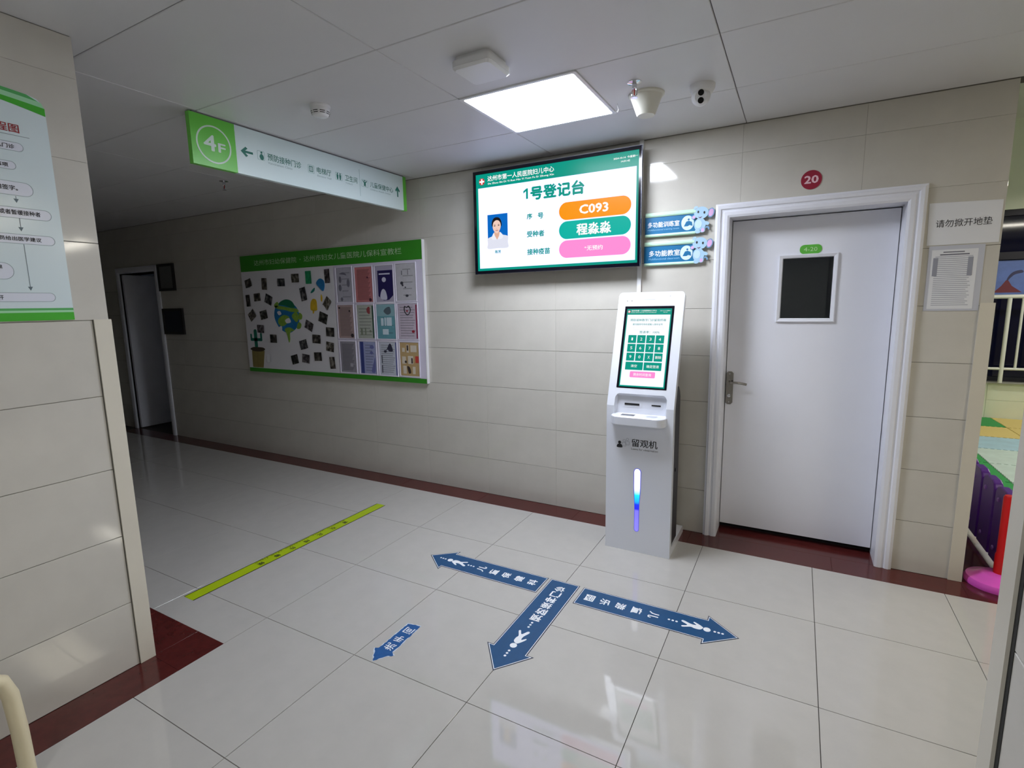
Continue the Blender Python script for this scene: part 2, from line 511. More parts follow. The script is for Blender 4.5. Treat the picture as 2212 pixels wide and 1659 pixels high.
hp = plate('handle_plate', DOR, [(1.868, 1.078), (1.889, 1.078), (1.9, 1.066), (1.9, 0.874), (1.889, 0.862), (1.868, 0.862), (1.857, 0.874), (1.857, 1.066)], 0.0, 0.008, steel_m, d1)
lv = MB()
lv.lathe(DOR.p(1.878, 1.008, 0.008), DOR.n, [(0.013, 0), (0.013, 0.006), (0.009, 0.01), (0.009, 0.04)], 18)
lv.tube([DOR.p(1.878 + t * 0.105, 1.008 + 0.004 * math.sin(t * 3.14) - 0.006 * t * t, 0.042 + 0.004 * math.sin(t * 3.14)) for t in [k / 8 for k in range(9)]], (0.008, 0.005), 10, flat=(0, 0, 1))
obj('lever', lv, steel_m, hp)
ky = MB(); ky.lathe(DOR.p(1.878, 0.92, 0.008), DOR.n, [(0.011, 0), (0.011, 0.005), (0.006, 0.006)], 18)
obj('lock_cylinder', ky, chrome_m, hp)
for (a, b) in ((1.878, 1.063), (1.878, 0.878)): obj('screw', MB().lathe(DOR.p(a, b, 0.008), DOR.n, [(0.005, 0), (0.004, 0.002)], 10), chrome_m, hp)
green_m = M('leaf_green_vinyl', (92, 182, 62), rough=0.4)
npl = plate('number_plate', DOR, rrect(2.231, 2.345, 1.800, 1.853, 0.024), 0.0, 0.003, green_m, d1)
text('lettering', DOR, [('4-20', 2.252, 2.322, 1.815, 1.838)], 0.0036, M('pale_green_ink', (190, 226, 170), rough=0.5), npl)

# far doorway in the corridor with its leaf standing open
d2 = bpy.data.objects.new('door_2', None); COL.objects.link(d2); d2.location = (-4.9, 0, 0)
d2['kind'] = 'structure'; d2['label'] = 'white door standing open in the dark corridor'
obj('door_frame', sweep_frame(BACK, [(FX0, 0.001), (FX0, FZ1), (FX1, FZ1), (FX1, 0.001)], [(0.0, -0.24), (0.0, 0.014), (0.02, 0.02), (0.05, 0.02), (0.07, 0.012), (0.07, 0.0), (0.02, 0.0), (0.02, -0.24)]), door_m, d2)
obj('leaf', MB().box(FX0 + 0.002, FX0 + 0.04, 0.02, 0.8, 0.012, FZ1 - 0.01), door_m, d2)

# ------------------------------------------------------------------ play room window
w1 = bpy.data.objects.new('window_1', None); COL.objects.link(w1); w1.location = (6, 5.2, 0.47)
w1['kind'] = 'structure'; w1['label'] = 'dark night window behind the white railing'
alu_m = M('dark_aluminium', (34, 34, 44), rough=0.4, metal=0.4)
fm = MB()
for (a0, a1, b0, b1) in ((3.6, 8.6, 0.47, 0.53), (3.6, 8.6, 2.5, 2.57), (3.6, 8.6, 1.98, 2.07), (3.6, 3.66, 0.47, 2.57), (8.54, 8.6, 0.47, 2.57), (5.2, 5.27, 0.47, 2.57), (6.9, 6.97, 0.47, 2.57)):
    fm.box(a0, a1, 5.16, 5.22, b0, b1)
obj('window_frame', fm, alu_m, w1)
wg = M('navy_window_glass', (14, 16, 44), rough=0.06, var=0.3, scale=1.6)
for a0, a1 in ((3.66, 5.2), (5.27, 6.9), (6.97, 8.54)):
    plate('pane', F((0, 5.2, 0), (1, 0, 0), (0, 0, 1)), rect(a0, a1, 0.53, 1.98), 0.0, 0.006, wg, w1)
    plate('pane', F((0, 5.2, 0), (1, 0, 0), (0, 0, 1)), rect(a0, a1, 2.07, 2.5), 0.0, 0.006, wg, w1)
struct('trim_4', MB().box(3.55, 8.65, 5.06, 5.16, 0.455, 0.475, 0.004), M('grey_sill', (150, 150, 146), rough=0.5), 'grey window sill')

# ------------------------------------------------------------------ ceiling light and fittings
cl = thing('ceiling_light', 'square glowing panel light set into the ceiling', 'light', (1.01, -0.866, ZC))
LI = F((0, 0, ZC), (1, 0, 0), (0, -1, 0))
def lrect(i): return rrect(LX0 + i, LX1 - i, -LY1 + i, -LY0 - i, 0.01)
obj('frame', MB().ring(LI, lrect(0.0), lrect(0.018), -0.004, 0.006), white_m, cl)
plate('diffuser', LI, lrect(0.017), -0.004, 0.001, M('lit_diffuser', (255, 255, 255), rough=0.4, emit=(0.9, 0.96, 1.08, PANEL_POWER)), cl)
obj('lamp_body', MB().box(LX0 + 0.003, LX1 - 0.003, LY0 + 0.003, LY1 - 0.003, ZC + 0.0045, ZC + 0.03), white_m, cl)

ap = thing('access_point', 'white rounded square box on the ceiling before the panel light', 'ceiling device', (1.01, -1.45, ZC))
AP = F((0, 0, ZC), (1, 0, 0), (0, -1, 0))
ax0, ax1, ay0, ay1 = 0.918, 1.106, 1.352, 1.54
apb = MB()
apb.prism(AP, rrect(ax0 + 0.012, ax1 - 0.012, ay0 + 0.012, ay1 - 0.012, 0.02), 0.0, 0.018, True)
apb.prism(AP, rrect(ax0, ax1, ay0, ay1, 0.025), 0.018, 0.042, True)
obj('body', apb, white_m, ap)
apc = MB()
o1, o2 = rrect(ax0, ax1, ay0, ay1, 0.025), rrect(ax0 + 0.01, ax1 - 0.01, ay0 + 0.01, ay1 - 0.01, 0.02)
nn = len(o1)
v_ = [AP.p(a, b, 0.0425) for a, b in o1] + [AP.p(a, b, 0.052) for a, b in o2]
apc.add(v_, [(i, (i + 1) % nn, nn + (i + 1) % nn, nn + i) for i in range(nn)] + [tuple(range(nn, 2 * nn))])
obj('cover', apc, white_m, ap)

sd = thing('smoke_detector', 'white round smoke detector on the ceiling beyond the green hanging sign', 'smoke detector', (0.06, -1.45, ZC))
SD = (0.045, -1.452, ZC)
obj('base', MB().lathe(SD, (0, 0, -1), [(0.052, 0), (0.052, 0.008), (0.049, 0.012)]), white_m, sd)
obj('body', MB().lathe(SD, (0, 0, -1), [(0.048, 0.012), (0.046, 0.03), (0.04, 0.046), (0.033, 0.052), (0.0, 0.054)]), white_m, sd)
sl = MB()
for k in range(8):
    for h in (0.031, 0.039):
        t0 = k * math.pi / 4
        for q in range(4):
            ta, tb = t0 + q * 0.14, t0 + (q + 1) * 0.14
            r = 0.0465 if h < 0.035 else 0.0438
            vv = []
            for t in (ta, tb):
                for dh in (0.0, 0.0035):
                    vv.append((SD[0] + r * math.cos(t), SD[1] + r * math.sin(t), SD[2] - h - dh))
            sl.add(vv, [(0, 1, 3, 2)])
obj('vent_slot', sl, dark_m, sd)['kind'] = 'stuff'

def sprinkler(x, y, label):
    t = thing('fire_sprinkler', label, 'sprinkler', (x, y, ZC), 'ceiling fire sprinklers')
    o = (x, y, ZC)
    obj('escutcheon', MB().lathe(o, (0, 0, -1), [(0.033, 0), (0.033, 0.003), (0.012, 0.008)]), chrome_m, t)
    obj('stem', MB().lathe(o, (0, 0, -1), [(0.011, 0.006), (0.011, 0.026), (0.007, 0.03)], 16), chrome_m, t)
    fr_ = MB()
    for s_ in (-1, 1):
        fr_.tube([(x + s_ * 0.006, y, ZC - 0.028), (x + s_ * 0.013, y, ZC - 0.04), (x + s_ * 0.011, y, ZC - 0.055), (x, y, ZC - 0.066)], 0.0028, 8)
    obj('yoke', fr_, chrome_m, t)
    obj('bulb', MB().lathe(o, (0, 0, -1), [(0.003, 0.03), (0.003, 0.058)], 10), M('red_glass', (170, 40, 30), rough=0.1), t)
    obj('deflector', MB().lathe(o, (0, 0, -1), [(0.002, 0.064), (0.015, 0.067), (0.015, 0.069), (0.0, 0.069)], 16), chrome_m, t)
sprinkler(1.512, -0.895, 'chrome fire sprinkler beside the white cone speaker')
sprinkler(-1.85, -0.765, 'dark fire sprinkler on the shaded corridor ceiling behind the hanging sign')

sk = thing('ceiling_speaker', 'white tapered round speaker hanging under the ceiling', 'speaker', (1.52, -0.72, ZC))
SK = (1.523, -0.722, ZC)
obj('rim', MB().lathe(SK, (0, 0, -1), [(0.088, 0), (0.088, 0.006), (0.082, 0.012)]), M('cream_plastic', (226, 224, 212), rough=0.35), sk)
obj('body', MB().lathe(SK, (0, 0, -1), [(0.078, 0.01), (0.046, 0.094), (0.042, 0.1), (0.0, 0.1)]), M('cream_plastic', (226, 224, 212)), sk)

dc = thing('dome_camera', 'white ceiling camera with two round black lenses', 'camera', (1.78, -0.68, ZC))
DC = Vector((1.782, -0.69, ZC))
obj('base', MB().lathe(DC, (0, 0, -1), [(0.058, 0), (0.057, 0.018), (0.048, 0.036), (0.036, 0.042)]), white_m, dc)
bc = Vector((1.778, -0.698, ZC - 0.052))
dirv = (Vector((2.2475, -3.457, 1.62)) - bc).normalized()
prof = [(0.043 * math.sin(math.pi * k / 14), -0.043 * math.cos(math.pi * k / 14)) for k in range(12)]
prof = [(max(r, 0.0), h) for r, h in prof]
obj('ball', MB().lathe(bc, dirv, prof), white_m, dc)
CF = F(bc + dirv * (0.043 * math.cos(math.pi * 3 / 14) - 0.002), (dirv.cross(Vector((0, 0, 1))) * -1).cross(dirv).cross(dirv) * -1 if False else Vector((0, 0, 1)).cross(dirv) * 1.0, Vector((0, 0, 1)) - dirv * dirv.z)
for b in (0.0165, -0.0165):
    l_ = MB(); l_.prism(CF, ell(0, b, 0.0135), -0.004, 0.004)
    obj('lens', l_, M('black_lens', (4, 4, 6), rough=0.08), dc)
tag(obj('cable_hook', MB().tube([(1.362, -0.68, ZC), (1.362, -0.68, ZC - 0.012), (1.366, -0.672, ZC - 0.026), (1.36, -0.665, ZC - 0.036), (1.352, -0.668, ZC - 0.033)], 0.0016, 8), white_m), 'thin wire hook on the ceiling at the corner of the light', 'hook')

# ------------------------------------------------------------------ hanging direction sign
HS = F((-0.545, 0, 0), (0, 1, 0), (0, 0, 1))
hs = thing('hanging_sign', 'long green and white direction sign under the ceiling', 'sign', (-0.56, -0.95, 2.29))
sign_white_m = M('sign_white', (232, 249, 249), rough=0.3)
sign_green_m = M('sign_green', (112, 212, 74), rough=0.32)
teal_ink_m = M('teal_ink', (44, 124, 108), rough=0.5)
pale_line_m = M('pale_teal_line', (176, 208, 206), rough=0.5)
plate('panel', HS, rect(-1.532, -0.133, 2.286, 2.541), -0.03, 0.0, sign_white_m, hs)
gb = plate('green_end', HS, rect(-1.778, -1.533, 2.286, 2.541), -0.03, 0.001, sign_green_m, hs)
plate('end_cap', HS, rect(-0.132, -0.1, 2.284, 2.543), -0.032, 0.003, sign_green_m, hs)
obj('ceiling_rail', MB().box(-0.572, -0.548, -1.76, -0.12, 2.5415, ZC - 0.0005), M('grey_rail', (120, 120, 122), rough=0.5), hs)
sw = M('sign_pale_ink', (222, 240, 226), rough=0.4)
rg = MB()
rg.ring(HS, ell(-1.658, 2.403, 0.096, n=40), ell(-1.658, 2.403, 0.088, n=40), 0.001, 0.0022)
obj('circle', rg, sw, gb)
text('lettering', HS, [('4', -1.715, -1.647, 2.368, 2.45), ('F', -1.637, -1.594, 2.37, 2.418)], 0.0018, sw, gb, bold=0.014)
plate('arrow', HS, [(-1.505, 2.411), (-1.474, 2.438), (-1.462, 2.43), (-1.478, 2.417), (-1.43, 2.417), (-1.43, 2.405), (-1.478, 2.405), (-1.462, 2.392), (-1.474, 2.384)], 0.0, 0.001, teal_ink_m, hs)
plate('arrow', HS, [(-0.2, 2.456), (-0.226, 2.426), (-0.218, 2.415), (-0.206, 2.428), (-0.206, 2.378), (-0.194, 2.378), (-0.194, 2.428), (-0.182, 2.415), (-0.174, 2.426)], 0.0, 0.001, teal_ink_m, hs)
for a0, a1 in ((-1.402, -1.355), (-1.047, -0.998), (-0.822, -0.762), (-0.582, -0.518)):
    obj('icon_border', MB().ring(HS, rrect(a0, a1, 2.388, 2.438, 0.006), rrect(a0 + 0.0025, a1 - 0.0025, 2.3905, 2.4355, 0.005), 0.0, 0.0006), pale_line_m, hs)
plate('divider', HS, rect(-0.6, -0.597, 2.318, 2.5), 0.0, 0.0006, pale_line_m, hs)
plate('icon', HS, ell(-1.374, 2.43, 0.006), 0, 0.001, teal_ink_m, hs)
plate('icon', HS, blob([(-1.388, 2.408), (-1.377, 2.422), (-1.366, 2.418), (-1.361, 2.405), (-1.366, 2.391), (-1.381, 2.391)]), 0, 0.001, teal_ink_m, hs)
obj('icon', MB().ring(HS, rect(-1.038, -1.008, 2.396, 2.43), rect(-1.034, -1.012, 2.4, 2.426), 0, 0.001), teal_ink_m, hs)
plate('icon', HS, rect(-1.0245, -1.0215, 2.4, 2.426), 0, 0.001, teal_ink_m, hs)
for a in (-0.804, -0.78):
    plate('icon', HS, ell(a, 2.43, 0.005), 0, 0.001, teal_ink_m, hs)
    plate('icon', HS, [(a - 0.008, 2.424), (a + 0.008, 2.424), (a + 0.007, 2.408), (a + 0.004, 2.392), (a - 0.004, 2.392), (a - 0.007, 2.408)], 0, 0.001, teal_ink_m, hs)
plate('icon', HS, ell(-0.55, 2.431, 0.005), 0, 0.001, teal_ink_m, hs)
plate('icon', HS, [(-0.572, 2.43), (-0.568, 2.433), (-0.556, 2.423), (-0.544, 2.423), (-0.532, 2.433), (-0.528, 2.43), (-0.542, 2.415), (-0.54, 2.393), (-0.546, 2.393), (-0.55, 2.404), (-0.554, 2.393), (-0.56, 2.393), (-0.558, 2.415)], 0, 0.001, teal_ink_m, hs)

text('lettering', HS, [('预防接种门诊', -1.336, -1.098, 2.397, 2.437), ('电梯厅', -0.978, -0.858, 2.398, 2.437), ('卫生间', -0.738, -0.623, 2.398, 2.437), ('儿童保健中心', -0.498, -0.252, 2.398, 2.437)], 0.0008, teal_ink_m, hs, bold=0.004)
text('small_lettering', HS, [('Vaccination Clinic', -1.336, -1.166, 2.377, 2.389), ('Elevator Hall', -0.975, -0.86, 2.378, 2.388), ('TOILET', -0.735, -0.666, 2.378, 2.387), ("Children Health Center", -0.497, -0.279, 2.378, 2.388)], 0.0008, M('grey_teal_ink', (150, 178, 178), rough=0.5), hs)

# ------------------------------------------------------------------ wall screen
tv = thing('wall_screen', 'large black framed screen on the wall calling number C093', 'screen', (0.72, -0.06, 1.76))
TV = F((0, -0.1, 0), (1, 0, 0), (0, 0, 1))
TX0, TX1, TZ0, TZ1 = 0.094, 1.338, 1.763, 2.494
obj('body', MB().box(TX0 + 0.004, TX1 - 0.004, -0.098, -0.055, TZ0 + 0.004, TZ1 - 0.004, 0.004), black_m, tv)
obj('back_box', MB().box(0.3, 1.13, -0.056, -0.03, 1.83, 2.3, 0.006), black_m, tv)
obj('wall_mount', MB().box(0.5, 0.93, -0.031, -0.0005, 1.95, 2.2), M('mount_steel', (60, 60, 64), rough=0.4, metal=0.8), tv)
obj('bezel', MB().ring(TV, rect(TX0, TX1, TZ0, TZ1), rect(0.116, 1.322, 1.785, 2.472), -0.012, 0.004), navy_bezel_m, tv)
edge_m = M('silver_edge', (150, 152, 170), rough=0.25, metal=0.7)
obj('edge_strip', MB().ring(TV, rect(TX0 - 0.002, TX1 + 0.002, TZ0 - 0.002, TZ1 + 0.002), rect(TX0, TX1, TZ0, TZ1), -0.014, 0.0025), edge_m, tv)
scr_green = glow('screen_green', (0, 152, 133))
scr_white = M('screen_white', (8, 8, 8), rough=0.3, spec=0.12, emit=SCREEN_WHITE)
scr = plate('screen', TV, rect(0.115, 1.323, 1.784, 2.473), -0.012, 0.0, scr_green, tv)
plate('white_field', TV, rect(0.134, 1.307, 1.803, 2.376), 0.0, 0.0004, scr_white, scr)
k_white = M('screen_lettering_white', (8, 8, 8), rough=0.3, spec=0.12, emit=(1, 1, 1, 1.0))
text('lettering', TV, [('达州市第一人民医院妇儿中心', 0.216, 0.743, 2.416, 2.455), ('Da Zhou Shi Di Yi Ren Min Yi Yuan Fu Er Zhong Xin', 0.219, 0.741, 2.391, 2.407), ('2024-10-14  今星期一', 1.157, 1.314, 2.431, 2.445), ('14:31:42', 1.207, 1.264, 2.41, 2.421)], 0.0008, k_white, scr, bold=0.012)
lg = MB(); lg.prism(TV, ell(0.167, 2.421, 0.025, n=8, rot=22.5), 0.0003, 0.0006)
obj('red_badge', lg, glow('screen_red', (200, 30, 38)), scr)
lg = MB(); lg.prism(TV, rect(0.161, 0.173, 2.402, 2.44), 0.0006, 0.0009); lg.prism(TV, rect(0.147, 0.187, 2.415, 2.427), 0.0006, 0.0009)
obj('white_cross', lg, k_white, scr)
plate('lettering', TV, [(0.528, 2.262), (0.543, 2.262), (0.543, 2.332), (0.531, 2.332), (0.507, 2.316), (0.507, 2.301), (0.528, 2.314)], 0.0008, 0.001, scr_green, scr)
text('lettering', TV, [('号登记台', 0.56, 0.962, 2.248, 2.342)], 0.001, scr_green, scr, bold=0.03)
text('lettering', TV, [('序', 0.532, 0.575, 2.123, 2.162), ('号', 0.617, 0.661, 2.12, 2.16), ('受种者', 0.531, 0.667, 2.0, 2.043), ('接种疫苗', 0.532, 0.71, 1.878, 1.921), ('陈芳', 0.268, 0.317, 1.906, 1.929)], 0.001, scr_green, scr, bold=0.022)
def pill(b0, b1): return rrect(0.778, 1.277, b0, b1, (b1 - b0) / 2 - 0.0001, n=10)
plate('orange_badge', TV, pill(2.092, 2.208), 0.0004, 0.0009, glow('screen_orange', (252, 152, 0)), scr)
plate('green_badge', TV, pill(1.967, 2.084), 0.0004, 0.0009, glow('screen_teal', (0, 180, 165)), scr)
plate('pink_badge', TV, pill(1.842, 1.958), 0.0004, 0.0009, glow('screen_pink', (255, 144, 216)), scr)
text('lettering', TV, [('C093', 0.925, 1.127, 2.121, 2.181), ('程淼淼', 0.905, 1.148, 1.985, 2.062)], 0.0014, k_white, scr, bold=0.022)
text('lettering', TV, [('*', 0.963, 0.976, 1.897, 1.909), ('无预约', 0.979, 1.091, 1.882, 1.914)], 0.0014, k_white, scr, bold=0.012)
# portrait print on the screen
P0, P1, Q0, Q1 = 0.208, 0.376, 1.943, 2.183
ptt = plate('portrait', TV, rect(P0, P1, Q0, Q1), 0.0004, 0.0008, glow('portrait_blue', (0, 104, 196)), scr)
def pf(pts): return [(P0 + x * (P1 - P0), Q0 + y * (Q1 - Q0)) for x, y in pts]
def pz(name, outs, d, col): return plate(name, TV, [pf(o) for o in outs], d - 0.0003, d, glow('portrait_' + col[0], col[1]), scr)
pz('portrait_coat', [blob([(0.0, 0.3), (0.22, 0.36), (0.33, 0.4), (0.45, 0.36), (0.62, 0.42), (0.78, 0.38), (1.0, 0.33), (1.0, 0.16), (1.0, 0.0), (0.5, 0.0), (0.0, 0.0), (0.0, 0.15)])], 0.0011, ('coat', (226, 228, 242)))
pz('portrait_neck', [[(0.33, 0.48), (0.6, 0.48), (0.6, 0.4), (0.54, 0.3), (0.47, 0.26), (0.4, 0.3), (0.32, 0.42)]], 0.0014, ('neck', (226, 176, 152)))
pz('portrait_hair', [blob([(0.22, 0.66), (0.23, 0.8), (0.33, 0.89), (0.47, 0.91), (0.6, 0.88), (0.69, 0.78), (0.7, 0.66), (0.6, 0.6), (0.35, 0.6)])], 0.0014, ('hair', (24, 18, 20)))
pz('portrait_face', [blob([(0.26, 0.64), (0.3, 0.76), (0.42, 0.82), (0.55, 0.81), (0.64, 0.74), (0.66, 0.63), (0.6, 0.52), (0.52, 0.45), (0.45, 0.44), (0.36, 0.48), (0.29, 0.55)])], 0.0017, ('face', (240, 205, 190)))
pz('portrait_features', [ell(0.36, 0.66, 0.045, 0.012, 12), ell(0.56, 0.665, 0.045, 0.012, 12), ell(0.36, 0.695, 0.05, 0.006, 10), ell(0.56, 0.7, 0.05, 0.006, 10)], 0.002, ('eyes', (44, 34, 36)))
pz('portrait_lips', [ell(0.465, 0.525, 0.075, 0.011, 14), ell(0.46, 0.575, 0.03, 0.004, 10)], 0.002, ('lips', (196, 116, 108)))
pz('portrait_collar', [blob([(0.31, 0.46), (0.2, 0.33), (0.22, 0.27), (0.34, 0.25), (0.44, 0.27), (0.36, 0.37)]), blob([(0.62, 0.47), (0.76, 0.37), (0.74, 0.29), (0.62, 0.26), (0.5, 0.27), (0.57, 0.36)])], 0.0017, ('collar', (240, 240, 248)))

tag(obj('cable_trunking', MB().box(1.299, 1.326, -0.016, 0.0, 0.02, ZC - 0.002, 0.002), white_m), 'narrow white cable trunking down the wall beside the screen', 'cable trunking')

# ------------------------------------------------------------------ room signs with elephant cut-outs
RS = F((0, -0.012, 0), (1, 0, 0), (0, 0, 1))
sign_blue_m = M('sign_blue', (22, 108, 156), rough=0.35)
mint_m = M('mint_rail', (196, 232, 206), rough=0.35)
ele_m = M('elephant_blue', (170, 204, 228), rough=0.45)
ele_d = M('elephant_outline', (122, 160, 196), rough=0.45)
ele_p = M('elephant_pink', (222, 176, 222), rough=0.45)
disc_m = M('icon_disc', (208, 228, 238), rough=0.4)
def room_sign(z0, z1, dx, label, words, small, wbox, ez):
    t = thing('room_sign', label, 'sign', (1.5 + dx, 0, z0), 'blue room signs beside the door')
    x0, x1 = 1.345 + dx, 1.658 + dx
    plate('panel', RS, rect(x0, x1, z0 + 0.016, z1 - 0.024), -0.0115, 0.004, sign_blue_m, t)
    for nm, b0, b1 in (('bottom_rail', z0, z0 + 0.018), ('top_rail', z1 - 0.026, z1)):
        mb = MB()
        pr_ = [(b0, 0.0), (b0, 0.008), (b0 + (b1 - b0) * 0.3, 0.013), (b0 + (b1 - b0) * 0.7, 0.013), (b1, 0.008), (b1, 0.0)]
        vv = [RS.p(a, b, d) for a in (x0 + 0.004, x1) for b, d in pr_]
        mb.add(vv, [(i, i + 1, 7 + i, 6 + i) for i in range(5)] + [(5, 0, 6, 11), tuple(range(6)), tuple(range(11, 5, -1))])
        obj(nm, mb, mint_m, t)
    text('lettering', RS, [(words, wbox[0], wbox[1], wbox[2], wbox[3])], 0.0046, white_ink_m, t, bold=0.012)
    text('small_lettering', RS, [(small, wbox[0], wbox[1] - 0.002, wbox[2] - 0.021, wbox[2] - 0.009)], 0.0046, M('pale_blue_ink', (150, 200, 226), rough=0.5), t)
    ca, cb = 1.61 + dx, (z0 + z1) / 2 - 0.004
    dk = plate('icon_disc', RS, ell(ca, cb, 0.038, 0.044, 28), 0.004, 0.0055, disc_m, t)
    plate('icon', RS, ell(ca + 0.006, cb + 0.02, 0.006), 0.0055, 0.0062, sign_blue_m, dk)
    plate('icon', RS, [(ca - 0.022, cb - 0.02), (ca - 0.008, cb + 0.008), (ca + 0.008, cb + 0.012), (ca + 0.026, cb + 0.004), (ca + 0.03, cb - 0.02), (ca + 0.012, cb - 0.014), (ca + 0.002, cb - 0.02)], 0.0055, 0.0062, sign_blue_m, dk)
    # standing elephant cut-out
    ex, ey = 1.69 + dx, ez
    e = plate('elephant', RS, ell(ex, ey, 0.043, 0.036, 24), 0.006, 0.011, ele_m, t)
    def ep(nm, outs, d0, d, mt): plate(nm, RS, [[(ex + a, ey + b) for a, b in o] for o in outs], d0, d, mt, e)
    ep('body', [ell(-0.006, -0.07, 0.034, 0.04, 24)], 0.006, 0.0106, ele_m)
    ep('trunk', [blob([(-0.03, 0.012), (-0.044, 0.02), (-0.042, 0.036), (-0.03, 0.041), (-0.02, 0.036), (-0.026, 0.03), (-0.034, 0.028), (-0.032, 0.02), (-0.02, 0.006)])], 0.0085, 0.0125, ele_m)
    ep('ear', [blob([(0.036, 0.0), (0.046, 0.018), (0.064, 0.024), (0.076, 0.01), (0.074, -0.012), (0.06, -0.03), (0.044, -0.03), (0.036, -0.016)]), blob([(-0.036, -0.01), (-0.05, -0.012), (-0.058, -0.026), (-0.048, -0.036), (-0.032, -0.028)])], 0.005, 0.0095, ele_d)
    ep('ear_inside', [blob([(0.044, 0.002), (0.05, 0.014), (0.062, 0.018), (0.07, 0.008), (0.068, -0.012), (0.058, -0.024), (0.047, -0.024), (0.042, -0.012)]), blob([(-0.038, -0.014), (-0.048, -0.016), (-0.053, -0.026), (-0.046, -0.032), (-0.034, -0.026)])], 0.0095, 0.0102, ele_p)
    ep('leg', [ell(-0.018, -0.108, 0.017, 0.014, 14), ell(0.01, -0.1, 0.016, 0.018, 14), blob([(0.022, -0.052), (0.04, -0.056), (0.048, -0.066), (0.04, -0.076), (0.024, -0.07)])], 0.007, 0.0122, ele_m)
    ep('belly', [ell(-0.014, -0.066, 0.02, 0.025, 18)], 0.011, 0.0118, M('elephant_light', (196, 222, 240), rough=0.45))
    ep('foot_sole', [ell(0.012, -0.103, 0.009, 0.012, 12)], 0.0122, 0.0128, ele_p)
    ep('eye', [ell(-0.018, 0.006, 0.0055, 0.008, 12), ell(0.018, 0.0, 0.0055, 0.008, 12)], 0.011, 0.0118, ink_m)
    ep('mouth', [blob([(-0.018, -0.022), (-0.008, -0.026), (0.006, -0.022), (-0.006, -0.032)])], 0.011, 0.0116, M('mouth_red', (110, 60, 90), rough=0.5))
    ep('tail', [blob([(0.022, -0.088), (0.036, -0.08), (0.046, -0.086), (0.05, -0.098), (0.044, -0.104), (0.04, -0.094), (0.034, -0.09), (0.024, -0.096)])], 0.004, 0.0085, ele_d)
room_sign(1.945, 2.094, 0.0, 'upper blue room sign with a blue elephant cut-out', '多功能训练室', 'Multifunctional training room', (1.363, 1.561, 2.003, 2.038), 2.068)
room_sign(1.764, 1.914, -0.002, 'lower blue room sign with a blue elephant cut-out', '多功能教室', 'Multifunctional classroom', (1.374, 1.569, 1.822, 1.86), 1.887)

rn = thing('room_number_disc', 'round dark red disc numbered 20 above the white door', 'room number', (2.266, 0, 2.14))
plate('disc', BACK, ell(2.266, 2.192, 0.051, 0.0515, 36), 0.0, 0.003, M('crimson_vinyl', (150, 22, 52), rough=0.35), rn)
text('lettering', BACK, [('20', 2.231, 2.301, 2.172, 2.215)], 0.0036, M('pinkish_white_ink', (236, 196, 206), rough=0.5), rn, bold=0.02)

# ------------------------------------------------------------------ notices right of the door
n1 = thing('notice_sheet', 'white landscape paper notice in large black characters beside the door', 'notice', (2.95, 0, 1.8))
plate('sheet', BACK, [(2.809, 1.797), (3.091, 1.797), (3.091, 1.999), (2.804, 2.008)], 0.0005, 0.002, paper_m, n1)
text('lettering', BACK, [('请勿掀开地垫', 2.838, 3.058, 1.884, 1.922)], 0.0026, ink_m, n1)
n2 = thing('notice_sheet', 'grey typed notice in a clear sleeve under the large paper notice', 'notice', (2.93, 0, 1.46))
plate('sleeve', BACK, rect(2.821, 3.043, 1.462, 1.792), 0.0005, 0.002, M('grey_sleeve', (196, 198, 208), rough=0.3), n2)
plate('sheet', BACK, rect(2.834, 3.018, 1.472, 1.772), 0.002, 0.0026, paper_m, n2)
tl = MB()
for k in range(26):
    b = 1.735 - k * 0.0098
    tl.prism(BACK, rect(2.85, 3.0 - (k * 7 % 5) * 0.004, b, b + 0.0032), 0.0026, 0.003)
obj('printed_lines', tl, M('faint_print', (168, 170, 182), rough=0.6), n2)['kind'] = 'stuff'
tl = MB()
plate('printed_heading', BACK, [rect(2.88, 2.965, 1.757, 1.762), rect(2.868, 2.985, 1.744, 1.75)], 0.0026, 0.0032, M('grey_print', (110, 110, 122), rough=0.6), n2)
tl = MB()
plate('printed_column', BACK, [rect(2.842, 2.862, 1.64, 1.732), rect(2.982, 3.002, 1.64, 1.732)], 0.003, 0.0034, M('mid_print', (150, 152, 164), rough=0.6), n2)

# ------------------------------------------------------------------ notice board
nb = thing('notice_board', 'wide notice board with green header, photos and leaflet pockets', 'notice board', (-1.65, 0, 0.88))
BO = F((0, -0.03, 0), (1, 0, 0), (0, 0, 1))
BX0, BX1, BZ0, BZ1 = -2.828, -0.462, 0.884, 2.07
nb_green = M('board_green', (54, 140, 36), rough=0.4)
board_white = M('board_white', (222, 220, 224), rough=0.4)
lilac_m = M('board_lilac_white', (214, 208, 226), rough=0.4)
plate('backing', BO, rect(BX0, BX1, BZ0, BZ1), -0.0295, -0.004, M('board_core', (225, 225, 228), rough=0.5), nb)
hd = plate('header', BO, rect(BX0, BX1 - 0.006, 1.913, BZ1), -0.004, 0.0, nb_green, nb)
plate('photo_field', BO, rect(BX0, -1.494, 0.925, 1.912), -0.004, 0.0, board_white, nb)
plate('leaflet_field', BO, rect(-1.49, BX1 - 0.006, 0.925, 1.912), -0.004, 0.0, lilac_m, nb)
plate('bottom_strip', BO, rect(BX0, BX1 - 0.006, BZ0, 0.924), -0.004, 0.0, nb_green, nb)
plate('side_strip', BO, rect(BX1 - 0.006, BX1, BZ0, BZ1), -0.004, 0.001, white_m, nb)
text('lettering', BO, [('达州市妇幼保健院', -2.606, -1.972, 1.965, 2.02), ('·', -1.925, -1.912, 1.986, 1.996), ('达州市妇女儿童医院儿保科宣教栏', -1.87, -0.68, 1.966, 2.02)], 0.0008, M('pale_green_lettering', (186, 214, 176), rough=0.5), hd)
